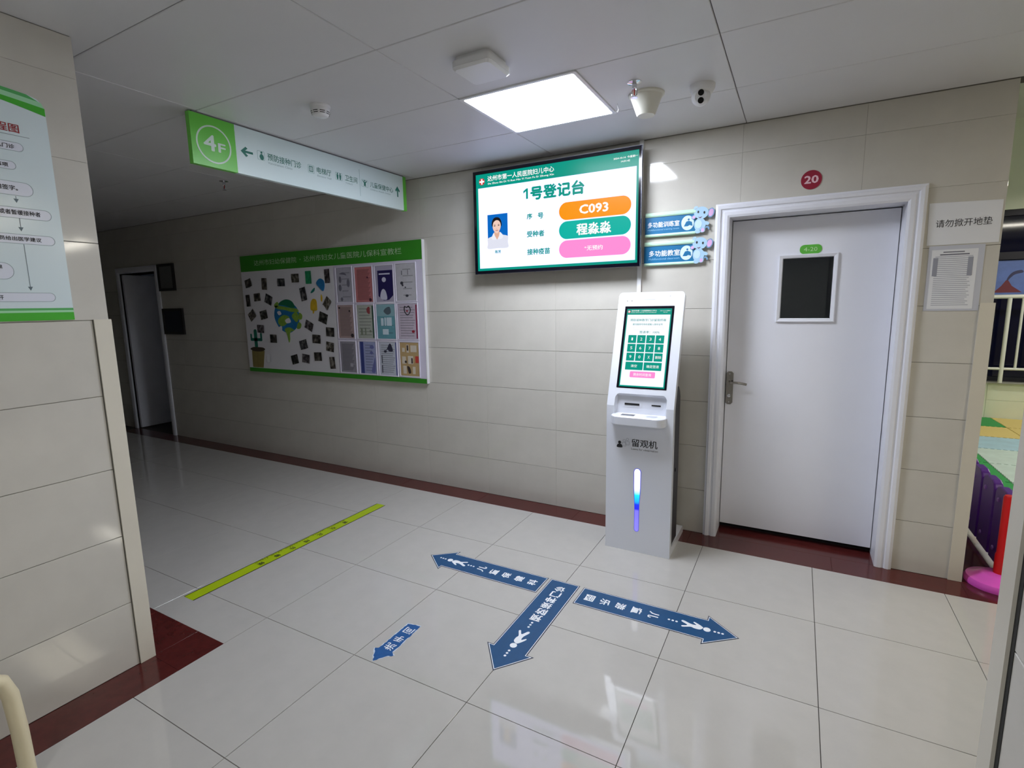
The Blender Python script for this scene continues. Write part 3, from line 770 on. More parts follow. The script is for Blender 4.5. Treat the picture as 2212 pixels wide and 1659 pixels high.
photos = [(-2.72, 1.797, 0.114, 0.079), (-2.468, 1.781, 0.09, 0.115), (-2.212, 1.787, 0.121, 0.075), (-2.004, 1.82, 0.121, 0.081), (-1.819, 1.82, 0.09, 0.119), (-1.568, 1.821, 0.076, 0.126), (-2.746, 1.62, 0.077, 0.119), (-2.596, 1.652, 0.118, 0.078), (-2.422, 1.625, 0.12, 0.092), (-2.704, 1.471, 0.121, 0.088), (-2.516, 1.474, 0.123, 0.086), (-2.586, 1.331, 0.118, 0.08), (-2.396, 1.234, 0.115, 0.083), (-2.49, 1.032, 0.075, 0.081), (-1.906, 1.667, 0.093, 0.125), (-1.593, 1.576, 0.09, 0.1), (-1.658, 1.44, 0.125, 0.095), (-1.858, 1.366, 0.12, 0.082), (-1.578, 1.309, 0.119, 0.084), (-1.769, 1.24, 0.123, 0.082), (-1.956, 1.184, 0.117, 0.088), (-1.592, 1.17, 0.114, 0.088), (-2.098, 1.034, 0.11, 0.09), (-1.938, 1.047, 0.117, 0.084), (-1.766, 1.072, 0.114, 0.083), (-1.575, 1.019, 0.079, 0.112)]
rots = {0: 12, 8: -22, 9: 32, 10: 10, 14: 10, 15: -40, 16: -18, 17: -24, 20: 12, 22: 12, 23: -6, 18: -3, 21: -8}
def photo_mat(i):
    nm = 'photo_print_%d' % (i % 6)
    if nm in MATS: return MATS[nm]
    mt = M(nm, (120, 118, 112), rough=0.3)
    nt = mt.node_tree
    tc = nt.nodes.new('ShaderNodeTexCoord')
    nz = nt.nodes.new('ShaderNodeTexNoise'); nz.inputs['Scale'].default_value = 22 + 3 * (i % 6); nz.inputs['Detail'].default_value = 2
    cr = nt.nodes.new('ShaderNodeValToRGB')
    cols = [((20, 19, 19), (66, 62, 58), (120, 116, 110)), ((26, 24, 22), (84, 78, 70), (140, 134, 126)), ((16, 18, 22), (70, 70, 72), (126, 124, 122)), ((24, 22, 20), (96, 90, 80), (150, 146, 138)), ((18, 18, 18), (60, 60, 56), (116, 118, 110)), ((22, 20, 24), (78, 72, 74), (132, 126, 126))][i % 6]
    cr.color_ramp.elements[0].position = 0.36; cr.color_ramp.elements[1].position = 0.68
    cr.color_ramp.elements[0].color = tuple(lin(v) for v in cols[0]) + (1,)
    cr.color_ramp.elements[1].color = tuple(lin(v) for v in cols[2]) + (1,)
    e_ = cr.color_ramp.elements.new(0.52); e_.color = tuple(lin(v) for v in cols[1]) + (1,)
    nt.links.new(tc.outputs['Object'], nz.inputs['Vector']); nt.links.new(nz.outputs['Fac'], cr.inputs['Fac'])
    nt.links.new(cr.outputs['Color'], nt.nodes['Principled BSDF'].inputs['Base Color'])
    return mt
for i, (px, pz_, w, h) in enumerate(photos):
    r = math.radians(rots.get(i, (i * 37 % 9) - 4))
    u_, v_2 = (math.cos(r), 0, math.sin(r)), (-math.sin(r), 0, math.cos(r))
    f_ = F((px, -0.03, pz_), u_, v_2)
    sx_ = 0.94
    mb = MB()
    n_ = 6
    vs = []
    for q in range(n_ + 1):                                       # slightly curling print
        a = (-0.5 + q / n_) * w * sx_
        d = 0.002 + 0.022 * max(0.0, (q / n_ - 0.45)) ** 2 + 0.004 * max(0.0, 0.3 - q / n_)
        vs += [f_.p(a, -h / 2, d), f_.p(a, h / 2, d + 0.001)]
    mb.add(vs, [(2 * q, 2 * q + 2, 2 * q + 3, 2 * q + 1) for q in range(n_)])
    pm = M('photo_green', (44, 150, 100), rough=0.3, var=0.4, scale=30) if i == 4 else photo_mat(i)
    o = obj('photo_print', mb, paper_m if i in (13,) else pm, nb)
    sm_ = o.modifiers.new('thickness', 'SOLIDIFY'); sm_.thickness = 0.0006
ill = {'teal_paint': (30, 122, 108), 'blue_paint': (28, 112, 168), 'leaf_paint': (130, 168, 62), 'cap_paint': (16, 104, 70), 'sun_paint': (216, 178, 40), 'pot_paint': (138, 124, 72), 'soil_paint': (70, 58, 44), 'cactus_paint': (24, 110, 90)}
def paint(nm, outs, mt, d=0.0012): return plate(nm, BO, outs, 0.0, d, M(mt, ill[mt], rough=0.6, var=0.15, scale=30), nb)
gl = paint('globe_drawing', blob([(-2.36, 1.47), (-2.33, 1.55), (-2.24, 1.6), (-2.14, 1.6), (-2.03, 1.55), (-1.99, 1.46), (-2.02, 1.37), (-2.1, 1.31), (-2.18, 1.295), (-2.28, 1.33), (-2.34, 1.4)]), 'blue_paint')
gp = MB()
for o_ in ([(-2.34, 1.56), (-2.25, 1.56), (-2.12, 1.54), (-2.02, 1.53), (-2.0, 1.5), (-2.1, 1.5), (-2.2, 1.52), (-2.3, 1.53)], [(-2.3, 1.43), (-2.22, 1.47), (-2.14, 1.45), (-2.16, 1.4), (-2.24, 1.36), (-2.3, 1.38)], [(-2.1, 1.46), (-2.03, 1.5), (-2.0, 1.44), (-2.04, 1.4)], [(-2.22, 1.33), (-2.15, 1.35), (-2.08, 1.32), (-2.14, 1.3), (-2.15, 1.23), (-2.17, 1.2), (-2.19, 1.28)], [(-2.35, 1.57), (-2.3, 1.6), (-2.28, 1.57), (-2.33, 1.54)], [(-1.99, 1.49), (-1.95, 1.47), (-1.96, 1.43), (-2.0, 1.43)], [(-2.01, 1.4), (-1.97, 1.38), (-1.99, 1.34), (-2.04, 1.34)]):
    plate('continent', BO, blob(o_), 0.0012, 0.002, M('leaf_paint', ill['leaf_paint'], rough=0.6, var=0.2, scale=40), gl)
plate('cap', BO, blob([(-2.28, 1.575), (-2.24, 1.605), (-2.16, 1.622), (-2.08, 1.6), (-2.045, 1.545), (-2.1, 1.54), (-2.18, 1.56)]), 0.0012, 0.0022, M('cap_paint', ill['cap_paint'], rough=0.6), gl)
cd = MB()
for o_ in ([(-2.31, 1.5), (-2.27, 1.51), (-2.25, 1.48), (-2.29, 1.47)], [(-2.2, 1.42), (-2.14, 1.44), (-2.12, 1.4), (-2.18, 1.39)], [(-2.3, 1.35), (-2.26, 1.36), (-2.26, 1.32), (-2.29, 1.325)]):
    plate('cloud', BO, blob(o_), 0.002, 0.0026, board_white, gl)
paint('drop_drawing', blob([(-1.662, 1.803), (-1.62, 1.78), (-1.615, 1.73), (-1.638, 1.688), (-1.69, 1.725), (-1.722, 1.76), (-1.7, 1.79)]), 'blue_paint', 0.004)
paint('leaf_drawing', blob([(-1.75, 1.722), (-1.755, 1.695), (-1.78, 1.678), (-1.81, 1.674), (-1.79, 1.7)]), 'teal_paint')
paint('sun_drawing', [blob([(-1.81, 1.6), (-1.78, 1.62), (-1.74, 1.605), (-1.735, 1.54), (-1.745, 1.51), (-1.82, 1.513), (-1.825, 1.56)]), [(-1.8, 1.515), (-1.775, 1.515), (-1.785, 1.482), (-1.8, 1.482)], blob([(-1.67, 1.66), (-1.655, 1.63), (-1.665, 1.59), (-1.68, 1.61)])], 'sun_paint')
paint('cactus_drawing', [rrect(-2.71, -2.66, 1.13, 1.326, 0.022), rrect(-2.77, -2.745, 1.225, 1.28, 0.012), rrect(-2.77, -2.66, 1.205, 1.235, 0.012), rrect(-2.61, -2.582, 1.225, 1.29, 0.012), rrect(-2.7, -2.582, 1.205, 1.235, 0.012)], 'cactus_paint')
paint('pot_drawing', [[(-2.765, 1.105), (-2.561, 1.105), (-2.6, 0.93), (-2.77, 0.93)]], 'pot_paint')
paint('soil_drawing', blob([(-2.786, 1.12), (-2.74, 1.14), (-2.66, 1.142), (-2.58, 1.138), (-2.552, 1.12), (-2.6, 1.1), (-2.72, 1.098)]), 'soil_paint', 0.0018)

leaf_box = [(-1.456, -1.269, 1.583, 1.885), (-1.224, -1.025, 1.578, 1.88), (-0.984, -0.789, 1.577, 1.878), (-0.752, -0.547, 1.583, 1.884), (-1.466, -1.275, 1.257, 1.554), (-1.226, -1.031, 1.257, 1.551), (-0.99, -0.786, 1.258, 1.554), (-0.751, -0.544, 1.258, 1.554), (-1.464, -1.273, 0.942, 1.222), (-1.222, -1.027, 0.94, 1.226), (-0.984, -0.787, 0.938, 1.227), (-0.746, -0.545, 0.943, 1.228)]
leaf_def = [((176, 174, 186), 'pale grey leaflet with small grey pictures, top left pocket of the notice board'),
            ((196, 122, 124), 'pink leaflet with fine text lines in the notice board'),
            ((38, 32, 84), 'dark navy leaflet with a white domed picture in the notice board'),
            ((192, 190, 196), 'light grey leaflet with tiny dark drawings, top right pocket of the notice board'),
            ((176, 152, 150), 'dusty pink leaflet full of text lines in the notice board'),
            ((178, 182, 172), 'pale green-grey leaflet with a red picture in the notice board'),
            ((104, 160, 172), 'teal leaflet with white boxes in the notice board'),
            ((196, 184, 198), 'pale leaflet with a heart outline and crimson edge in the notice board'),
            ((152, 148, 158), 'plain grey leaflet in the bottom left pocket of the notice board'),
            ((158, 164, 200), 'blue-tinted leaflet with a dark blue stripe in the notice board'),
            ((196, 200, 212), 'white leaflet with a mother and child drawing and blue edge in the notice board'),
            ((186, 158, 112), 'tan leaflet with small pictures and a red patch in the notice board')]
pocket_m = M('clear_pocket_edge', (232, 228, 240), rough=0.2)
for i, ((a0, a1, b0, b1), (col, lab)) in enumerate(zip(leaf_box, leaf_def)):
    obj('pocket', MB().ring(BO, rect(a0 - 0.012, a1 + 0.012, b0 - 0.01, b1 + 0.012), rect(a0 - 0.004, a1 + 0.004, b0 - 0.002, b1 + 0.004), 0.0, 0.005), pocket_m, nb)
    t = thing('leaflet', lab, 'leaflet', ((a0 + a1) / 2, -0.03, b0), 'leaflets in the notice board pockets')
    w, h = a1 - a0, b1 - b0
    if i == 2:
        plate('sheet', BO, rect(a0, a1, b0, b1), 0.0005, 0.002, M('leaflet_pale', (178, 172, 192), rough=0.4), t)
        plate('navy_print', BO, [(a0 + w * .14, b1 - h * .12), (a0 + w * .14, b0 + h * .16), (a0 + w * .45, b0 + h * .03), (a0 + w * .75, b0 + h * .05), (a1, b0 + h * .18), (a1, b1 - h * .12)], 0.002, 0.0026, M('leaflet_navy', col, rough=0.35), t)
        mb = MB(); mb.prism(BO, blob([(a0 + w * .25, b0 + h * .12), (a0 + w * .32, b0 + h * .3), (a0 + w * .45, b0 + h * .36), (a0 + w * .58, b0 + h * .28), (a0 + w * .64, b0 + h * .08), (a0 + w * .45, b0 + h * .05)]), 0.0026, 0.0032)
        mb.prism(BO, rect(a0 + w * .22, a0 + w * .85, b1 - h * .24, b1 - h * .2), 0.0026, 0.0032); mb.prism(BO, ell(a0 + w * .5, b0 + h * .62, w * .12, h * .07, 14), 0.0026, 0.0032)
        obj('white_print', mb, M('leaflet_print_white', (205, 205, 222), rough=0.4), t)
        continue
    plate('sheet', BO, rect(a0, a1, b0, b1), 0.0005, 0.002, M('leaflet_%d' % i, col, rough=0.45, var=0.08, scale=30), t)
    dkc = tuple(int(c * 0.78) for c in col)
    dep = [0.0028]
    mb = MB()
    rows = {0: 5, 1: 26, 3: 5, 4: 24, 5: 9, 6: 4, 7: 12, 8: 20, 9: 10, 10: 14, 11: 0}[i]
    for k in range(rows):
        y = b1 - h * (0.06 + 0.88 * (k + 0.5) / rows)
        hh = min(h * 0.3 / rows, 0.004)
        l_, r_ = 0.12, 0.9 - 0.12 * ((k * 5 + i) % 4) / 3
        if i in (0, 3, 6, 9): l_ = 0.36
        mb.prism(BO, rect(a0 + w * l_, a0 + w * r_, y - hh, y + hh), 0.002, 0.0025)
    if rows: obj('printed_lines', mb, M('leaflet_ink_%d' % i, dkc, rough=0.5), t)['kind'] = 'stuff'
    def pic(nm, outs, c):
        plate(nm, BO, [[(a0 + w * x, b0 + h * y) for x, y in o] for o in outs], 0.002, dep[0], M('leaflet_pic_%d_%d_%d' % c, c, rough=0.45), t)
        dep[0] += 0.0003
    if i == 0: pic('picture', [ell(.25, .66, .09, .1, 12), ell(.22, .42, .1, .1, 12), ell(.78, .55, .1, .12, 12), ell(.3, .08, .08, .06, 10), blob([(.2, .83), (.5, .87), (.7, .78), (.5, .8)])], (110, 108, 122))
    if i == 1: pic('picture', [ell(.74, .7, .05, .03, 10), ell(.86, .06, .08, .05, 10)], (84, 40, 56))
    if i == 3: pic('picture', [ell(.3, .48, .08, .045, 12), ell(.34, .42, .05, .03, 12), ell(.48, .36, .04, .02, 10), ell(.55, .13, .08, .035, 12), rect(.3, .33, .7, .82), rect(.62, .64, .7, .84)], (60, 60, 70))
    if i == 4: pic('picture', [ell(.12, .92, .06, .035, 10), ell(.78, .82, .06, .03, 10), ell(.88, .08, .1, .06, 10)], (54, 44, 48))
    if i == 5:
        pic('red_picture', [blob([(.6, .88), (.78, .95), (.8, .75), (.66, .76)])], (150, 70, 74))
        pic('green_edge', [rect(.93, 1.0, .02, .98)], (34, 74, 58))
        pic('picture', [rect(.2, .3, .1, .3), rect(.45, .52, .1, .32), ell(.78, .22, .06, .04, 10)], (120, 128, 110))
    if i == 6:
        pic('pale_top', [rect(0, 1, .66, 1)], (138, 176, 184))
        pic('white_box', [rect(.22, .36, .38, .6), rect(.42, .5, .38, .62), rect(.54, .82, .38, .62), rect(.3, .62, .12, .28)], (206, 222, 232))
        pic('picture', [blob([(.4, .8), (.55, .9), (.75, .92), (.8, .76), (.6, .7)])], (86, 100, 110))
    if i == 7:
        pic('crimson_edge', [rect(.94, 1.0, .02, .98)], (136, 10, 60))
        m_ = MB(); m_.ring(BO, [(a0 + w * x, b0 + h * y) for x, y in blob([(.48, .68), (.34, .8), (.36, .94), (.48, .92), (.6, .95), (.7, .84), (.62, .72)])], [(a0 + w * x, b0 + h * y) for x, y in blob([(.49, .71), (.39, .8), (.4, .91), (.48, .89), (.59, .91), (.65, .83), (.6, .74)])], 0.002, 0.0028)
        obj('heart_outline', m_, ink_m, t)
        pic('red_mark', [ell(.5, .8, .06, .025, 10), ell(.78, .22, .08, .04, 10)], (150, 40, 56))
    if i == 8: pic('picture', [rect(.62, .8, .18, .3)], (178, 174, 184))
    if i == 9:
        pic('blue_stripe', [rect(.06, .26, .0, 1.0)], (58, 68, 132))
        pic('picture', [ell(.78, .84, .13, .06, 12), ell(.74, .66, .1, .05, 12), blob([(.7, .07), (.93, .07), (.95, .5), (.85, .36)])], (104, 108, 162))
    if i == 10:
        pic('blue_edge', [rect(.95, 1.0, .0, 1.0)], (66, 76, 150))
        pic('picture', [blob([(.4, .74), (.5, .84), (.62, .96), (.72, .92), (.8, .74), (.6, .72), (.5, .78)]), ell(.36, .72, .09, .04, 12), rect(.12, .17, .36, .6), rect(.12, .17, .06, .3)], (52, 52, 72))
    if i == 11:
        pic('picture', [rect(.12, .26, .72, .84), rect(.36, .48, .7, .94), rect(.58, .9, .72, .92), rect(.1, .3, .36, .58), rect(.42, .7, .36, .6), rect(.14, .32, .06, .3), rect(.66, .8, .06, .28)], (214, 204, 188))
        pic('red_patch', [rect(.82, 1.0, .4, .6)], (196, 70, 60))
        pic('dark_print', [blob([(.36, .28), (.5, .26), (.56, .1), (.44, .08)]), ell(.3, .42, .06, .04, 10), rect(.38, .46, .76, .92), rect(.6, .68, .38, .54)], (60, 48, 44))

# ------------------------------------------------------------------ self-service kiosk
KX0, KX1 = 1.25, 1.65
kk = thing('service_kiosk', 'white standing touchscreen kiosk with a glowing blue strip', 'kiosk', (1.45, -0.25, 0))
HV = Vector((0, 0.335, 1)).normalized()
KH = F((0, -0.445, 0.954), (1, 0, 0), HV)
KF = F((0, -0.46, 0), (1, 0, 0), (0, 0, 1))
path = [(-0.46, 0.0), (-0.46, 0.78), (-0.459, 0.86), (-0.455, 0.915)]   # (y, z) up the front
def kp(s):                                                        # s < 0: lower front by z, s >= 0 along the slanted head
    q = KH.p(0, s)
    return (q.y, q.z)
rows = []
for (y, z) in path: rows.append((y, z, None))
def srow(s): y, z = kp(s); rows.append((y, z, s))
NS0, NS1 = -0.082, 0.037
rows = [(-0.46, 0.0), (-0.46, 0.4), (-0.46, 0.76), (-0.4605, 0.82), (-0.4595, 0.862)]
hole_lo = len(rows) - 1
for s_ in (-0.04, 0.012, 0.022, 0.031, 0.037): rows.append(kp(s_))
hole_hi = len(rows) - 1
for s_ in (0.2, 0.4, 0.6, 0.651, 0.659, 0.667, 0.6728, 0.675): rows.append(kp(s_))
def widths(i):
    k = len(rows) - 1 - i
    ins = {0: 0.022, 1: 0.013, 2: 0.006, 3: 0.002}.get(k, 0.0)
    return KX0 + ins, KX1 - ins
def hole(i):
    k = hole_hi - i
    ins = {0: 0.022, 1: 0.012, 2: 0.005, 3: 0.0}.get(k, 0.0)
    return 1.296 + ins, 1.606 - ins
sh = MB()
for i in range(len(rows) - 1):
    (y0, z0), (y1, z1) = rows[i], rows[i + 1]
    (a0, a1), (c0, c1) = widths(i), widths(i + 1)
    if hole_lo <= i < hole_hi:
        (h0, h1), (g0, g1) = hole(i), hole(i + 1)
        sh.add([(a0, y0, z0), (h0, y0, z0), (g0, y1, z1), (c0, y1, z1)], [(0, 1, 2, 3)])
        sh.add([(h1, y0, z0), (a1, y0, z0), (c1, y1, z1), (g1, y1, z1)], [(0, 1, 2, 3)])
    else:
        xs_ = [(a0, c0), (1.296, 1.296), (1.606, 1.606), (a1, c1)]
        if i == hole_hi: xs_[1] = (hole(i)[0], 1.296); xs_[2] = (hole(i)[1], 1.606)
        for q in range(3):
            sh.add([(xs_[q][0], y0, z0), (xs_[q + 1][0], y0, z0), (xs_[q + 1][1], y1, z1), (xs_[q][1], y1, z1)], [(0, 1, 2, 3)])
shell = obj('front_shell', sh, white_gloss_m, kk)
md = shell.modifiers.new('thickness', 'SOLIDIFY'); md.thickness = 0.045; md.offset = -1.0
for p_ in shell.data.polygons:
    pass
# make sure the shell thickens backwards
if shell.data.polygons[0].normal.y > 0: md.offset = 1.0
SID = F((0, 0, 0), (0, 1, 0), (0, 0, 1))
obj('rear_housing', MB().prism(SID, [(-0.41, 0.06), (-0.245, 0.06), (-0.245, 0.96), (-0.262, 0.995), (-0.30, 1.03), (-0.375, 1.03), (-0.41, 0.93)], KX0 + 0.006, KX1 - 0.006), M('charcoal_metal', (36, 34, 38), rough=0.45), kk)
obj('head_back', MB().prism(SID, [(-0.37, 1.03), (-0.285, 1.03), (-0.17, 1.5), (-0.185, 1.56), (-0.21, 1.56)], KX0 + 0.02, KX1 - 0.02), white_gloss_m, kk)
obj('base_plate', MB().prism(SID, [(-0.418, 0.0), (-0.03, 0.0), (-0.03, 0.028), (-0.05, 0.05), (-0.418, 0.05)], KX0 + 0.002, KX1 - 0.002), white_gloss_m, kk)
obj('service_lock', MB().lathe((KX1 - 0.006, -0.33, 0.52), (1, 0, 0), [(0.012, 0), (0.012, 0.004), (0.006, 0.005)], 16), black_m, kk)
# recess with card slots and shelf
nc = MB()
hA = [(-0.455, 0.865), kp(0.037)]
yb0, zb0, yb1, zb1 = -0.428, 0.868, kp(0.037)[0] + 0.022, kp(0.037)[1] - 0.016
x0_, x1_ = 1.296, 1.606
yf0, zf0, yf1, zf1 = -0.4595, 0.8621, kp(0.037)[0], kp(0.037)[1]
vv = [(x0_, yf0, zf0), (x1_, yf0, zf0), (x1_, yf1, zf1), (x0_, yf1, zf1), (x0_ + 0.008, yb0, zb0), (x1_ - 0.008, yb0, zb0), (x1_ - 0.008, yb1, zb1), (x0_ + 0.008, yb1, zb1)]
nc.add(vv, [(4, 5, 6, 7), (0, 1, 5, 4), (1, 2, 6, 5), (2, 3, 7, 6), (3, 0, 4, 7)])
ncm = obj('recess', nc, white_gloss_m, kk)
RB = F((0, yb0, zb0), (1, 0, 0), (0, yb1 - yb0, zb1 - zb0))
hN = math.hypot(yb1 - yb0, zb1 - zb0)
plate('card_slot', RB, [rect(1.35, 1.44, hN * 0.48, hN * 0.48 + 0.011), rect(1.513, 1.567, hN * 0.5, hN * 0.5 + 0.008)], 0.0005, 0.004, dark_m, kk)
plate('slot_surround', RB, [rrect(1.335, 1.455, hN * 0.36, hN * 0.72, 0.006), rrect(1.5, 1.58, hN * 0.36, hN * 0.72, 0.006)], -0.002, 0.0012, white_gloss_m, kk)
SHF = F((0, 0, 0), (1, 0, 0), (0, 1, 0))
shelf = MB(); shelf.prism(SHF, rrect(1.286, 1.612, -0.528, -0.39, (0.05, 0.05, 0.0, 0.0), n=8), 0.812, 0.866)
shf = obj('shelf', shelf, white_gloss_m, kk)
md = shf.modifiers.new('soft', 'BEVEL'); md.width = 0.006; md.segments = 3; md.limit_method = 'ANGLE'
plate('scan_window', SHF, rect(1.345, 1.425, -0.488, -0.448), 0.866, 0.8668, M('grey_scan_glass', (70, 72, 78), rough=0.15), shf)
plate('card_reader_pad', SHF, rect(1.498, 1.556, -0.486, -0.446), 0.866, 0.8666, M('pale_grey_pad', (176, 180, 188), rough=0.3), shf)
# screen
bz = plate('bezel', KH, rrect(1.297, 1.597, 0.071, 0.585, 0.003), -0.004, 0.0015, navy_bezel_m, kk)
ks = plate('touchscreen', KH, rect(1.312, 1.584, 0.08, 0.568), 0.0012, 0.0022, scr_green, kk)
kwm = M('kiosk_screen_white', (8, 8, 8), rough=0.3, spec=0.12, emit=(1.02, 1.03, 1.15))
plate('white_field', KH, rect(1.318, 1.577, 0.088, 0.53), 0.0022, 0.0026, kwm, ks)
text('lettering', KH, [('达州市第一人民医院妇儿中心', 1.34, 1.495, 0.551, 0.56), ('Da Zhou Shi Di Yi Ren Min Yi Yuan Fu Er Zhong Xin', 1.34, 1.493, 0.541, 0.546), ('2024-10-14 今星期一', 1.515, 1.579, 0.552, 0.557), ('14:31:42', 1.535, 1.558, 0.543, 0.547)], 0.0026, k_white, ks, bold=0.01)
mb = MB(); mb.prism(KH, ell(1.326, 0.55, 0.009, n=8, rot=22.5), 0.0022, 0.0026); obj('red_badge', mb, MATS['screen_red'], ks)
mb = MB(); mb.prism(KH, rect(1.3238, 1.3282, 0.5435, 0.5565), 0.0026, 0.003); mb.prism(KH, rect(1.3195, 1.3325, 0.5478, 0.5522), 0.0026, 0.003); obj('white_cross', mb, k_white, ks)
text('lettering', KH, [('预防接种数字门诊留观终端', 1.339, 1.555, 0.488, 0.504), ('请扫描排号条码或输入身份证号', 1.355, 1.538, 0.463, 0.475), ('签退率：100%', 1.403, 1.524, 0.412, 0.428)], 0.003, scr_green, ks, bold=0.006)
mb = MB(); mb.ring(KH, rect(1.366, 1.543, 0.434, 0.453), rect(1.3665, 1.5425, 0.4345, 0.4525), 0.0026, 0.003); obj('entry_box', mb, glow('screen_grey', (190, 196, 200)), ks)
keys = '1234567890X'
for k in range(12):
    c_, r_ = k % 4, k // 4
    a = 1.338 + c_ * 0.0558; b = 0.351 - r_ * 0.0555
    plate('key', KH, rrect(a, a + 0.05, b, b + 0.05, 0.002, n=2), 0.0026, 0.0031, scr_green, ks)
items = []
for k in range(11):
    c_, r_ = k % 4, k // 4
    a = 1.338 + c_ * 0.0558 + 0.025; b = 0.351 - r_ * 0.0555 + 0.025
    wch = 0.0045 if keys[k] == '1' else 0.0065
    items.append((keys[k], a - wch, a + wch, b - 0.009, b + 0.009))
items += [('删除', 1.513, 1.549, 0.256, 0.274), ('清空', 1.372, 1.41, 0.2, 0.217), ('确定签退', 1.467, 1.541, 0.199, 0.217)]
plate('key', KH, rrect(1.338, 1.445, 0.184, 0.233, 0.002, n=2), 0.0026, 0.0031, scr_green, ks)
plate('key', KH, rrect(1.45, 1.556, 0.184, 0.233, 0.002, n=2), 0.0026, 0.0031, scr_green, ks)
plate('pink_key', KH, rrect(1.371, 1.523, 0.138, 0.175, 0.006), 0.0026, 0.0031, MATS['screen_pink'], ks)
items.append(('剩余时间查询', 1.393, 1.5, 0.147, 0.166))
text('lettering', KH, items, 0.0035, k_white, ks, bold=0.004)
for a in (1.307, 1.335): plate('sensor_dot', KH, ell(a, 0.62, 0.003, n=10), 0.0003, 0.0012, dark_m, kk)
plate('camera_slit', KH, rect(1.408, 1.478, 0.626, 0.629), 0.0003, 0.001, M('soft_grey', (170, 174, 184), rough=0.4), kk); plate('microphone_hole', KH, ell(1.566, 0.647, 0.004, 0.0025, 10), 0.0003, 0.0012, MATS['soft_grey'], kk)
text('lettering', KF, [('留观机', 1.409, 1.563, 0.672, 0.72)], 0.0008, ink_m, kk, bold=0.008)
text('small_lettering', KF, [('Leave for observation', 1.407, 1.566, 0.652, 0.664)], 0.0008, ink_m, kk)
plate('person_icon', KF, ell(1.334, 0.69, 0.0095), 0.0002, 0.0008, ink_m, kk); plate('person_icon', KF, blob([(1.318, 0.659), (1.319, 0.673), (1.327, 0.68), (1.341, 0.68), (1.349, 0.673), (1.35, 0.659)]), 0.0002, 0.0008, ink_m, kk)
for (a, b) in ((1.362, 0.703), (1.382, 0.712)):
    gln = M('grey_line', (130, 134, 144), rough=0.5)
    obj('person_outline_icon', MB().ring(KF, ell(a, b, 0.008), ell(a, b, 0.0068), 0.0002, 0.0008), gln, kk)
    obj('person_outline_icon', MB().ring(KF, rrect(a - 0.013, a + 0.013, b - 0.034, b - 0.011, 0.004), rrect(a - 0.0118, a + 0.0118, b - 0.0328, b - 0.0122, 0.003), 0.0002, 0.0008), gln, kk)
# glowing strip: tapering lens with LEDs inside
def led_w(z): return 0.0215 if z > 0.42 else 0.0145 + 0.007 * max(0.0, (z - 0.3)) / 0.12 if z > 0.3 else 0.0145
def led_x(z): return 1.4475 + (0.0 if z > 0.3 else 0.0)
LED = M('led_strip', (60, 60, 150), rough=0.2, emit=(1, 1, 1, 1))
nt = LED.node_tree
ge = nt.nodes.new('ShaderNodeNewGeometry'); sx = nt.nodes.new('ShaderNodeSeparateXYZ'); cr = nt.nodes.new('ShaderNodeValToRGB'); mr = nt.nodes.new('ShaderNodeMapRange')
mr.inputs['From Min'].default_value = 0.136; mr.inputs['From Max'].default_value = 0.54
nt.links.new(ge.outputs['Position'], sx.inputs[0]); nt.links.new(sx.outputs['Z'], mr.inputs['Value']); nt.links.new(mr.outputs['Result'], cr.inputs['Fac'])
el = cr.color_ramp.elements
el[0].position = 0.0; el[0].color = (0.19, 0.17, 0.55, 1)
el[1].position = 0.33; el[1].color = (0.15, 0.13, 0.6, 1)
for p_, c_ in ((0.36, (0.0, 0.0, 0.62, 1)), (0.43, (0.0, 0.02, 0.8, 1)), (0.47, (0.0, 0.3, 1.0, 1)), (0.58, (0.0, 0.62, 1.0, 1)), (0.63, (0.5, 0.85, 1.0, 1)), (0.7, (0.95, 0.98, 1.0, 1))):
    e_ = el.new(p_); e_.color = c_
nt.links.new(cr.outputs['Color'], nt.nodes['Principled BSDF'].inputs['Emission Color'])
nt.nodes['Principled BSDF'].inputs['Emission Strength'].default_value = 1.5
zs = [0.15 + (0.518 - 0.15) * k / 14 for k in range(15)]
out = [(1.4475 + led_w(z), z) for z in zs] + [(1.4475 + 0.0215 * math.cos(math.radians(t)), 0.518 + 0.0205 * math.sin(math.radians(t))) for t in range(15, 180, 15)] + [(1.4475 - led_w(z), z) for z in reversed(zs)] + [(1.4475 + 0.0145 * math.cos(math.radians(t)), 0.15 + 0.0145 * math.sin(math.radians(t))) for t in range(195, 360, 15)]
inn = [(1.4475 + (a - 1.4475) * 0.86, 0.34 + (b - 0.34) * 0.988) for a, b in out]
mb = MB(); mb.prism(KF, inn, 0.0005, 0.0015); obj('light_strip', mb, LED, kk)
mb = MB(); mb.ring(KF, out, inn, 0.0003, 0.0018); obj('strip_rim', mb, M('blue_rim', (60, 60, 190), rough=0.25, emit=(0.02, 0.02, 0.5, 1)), kk)

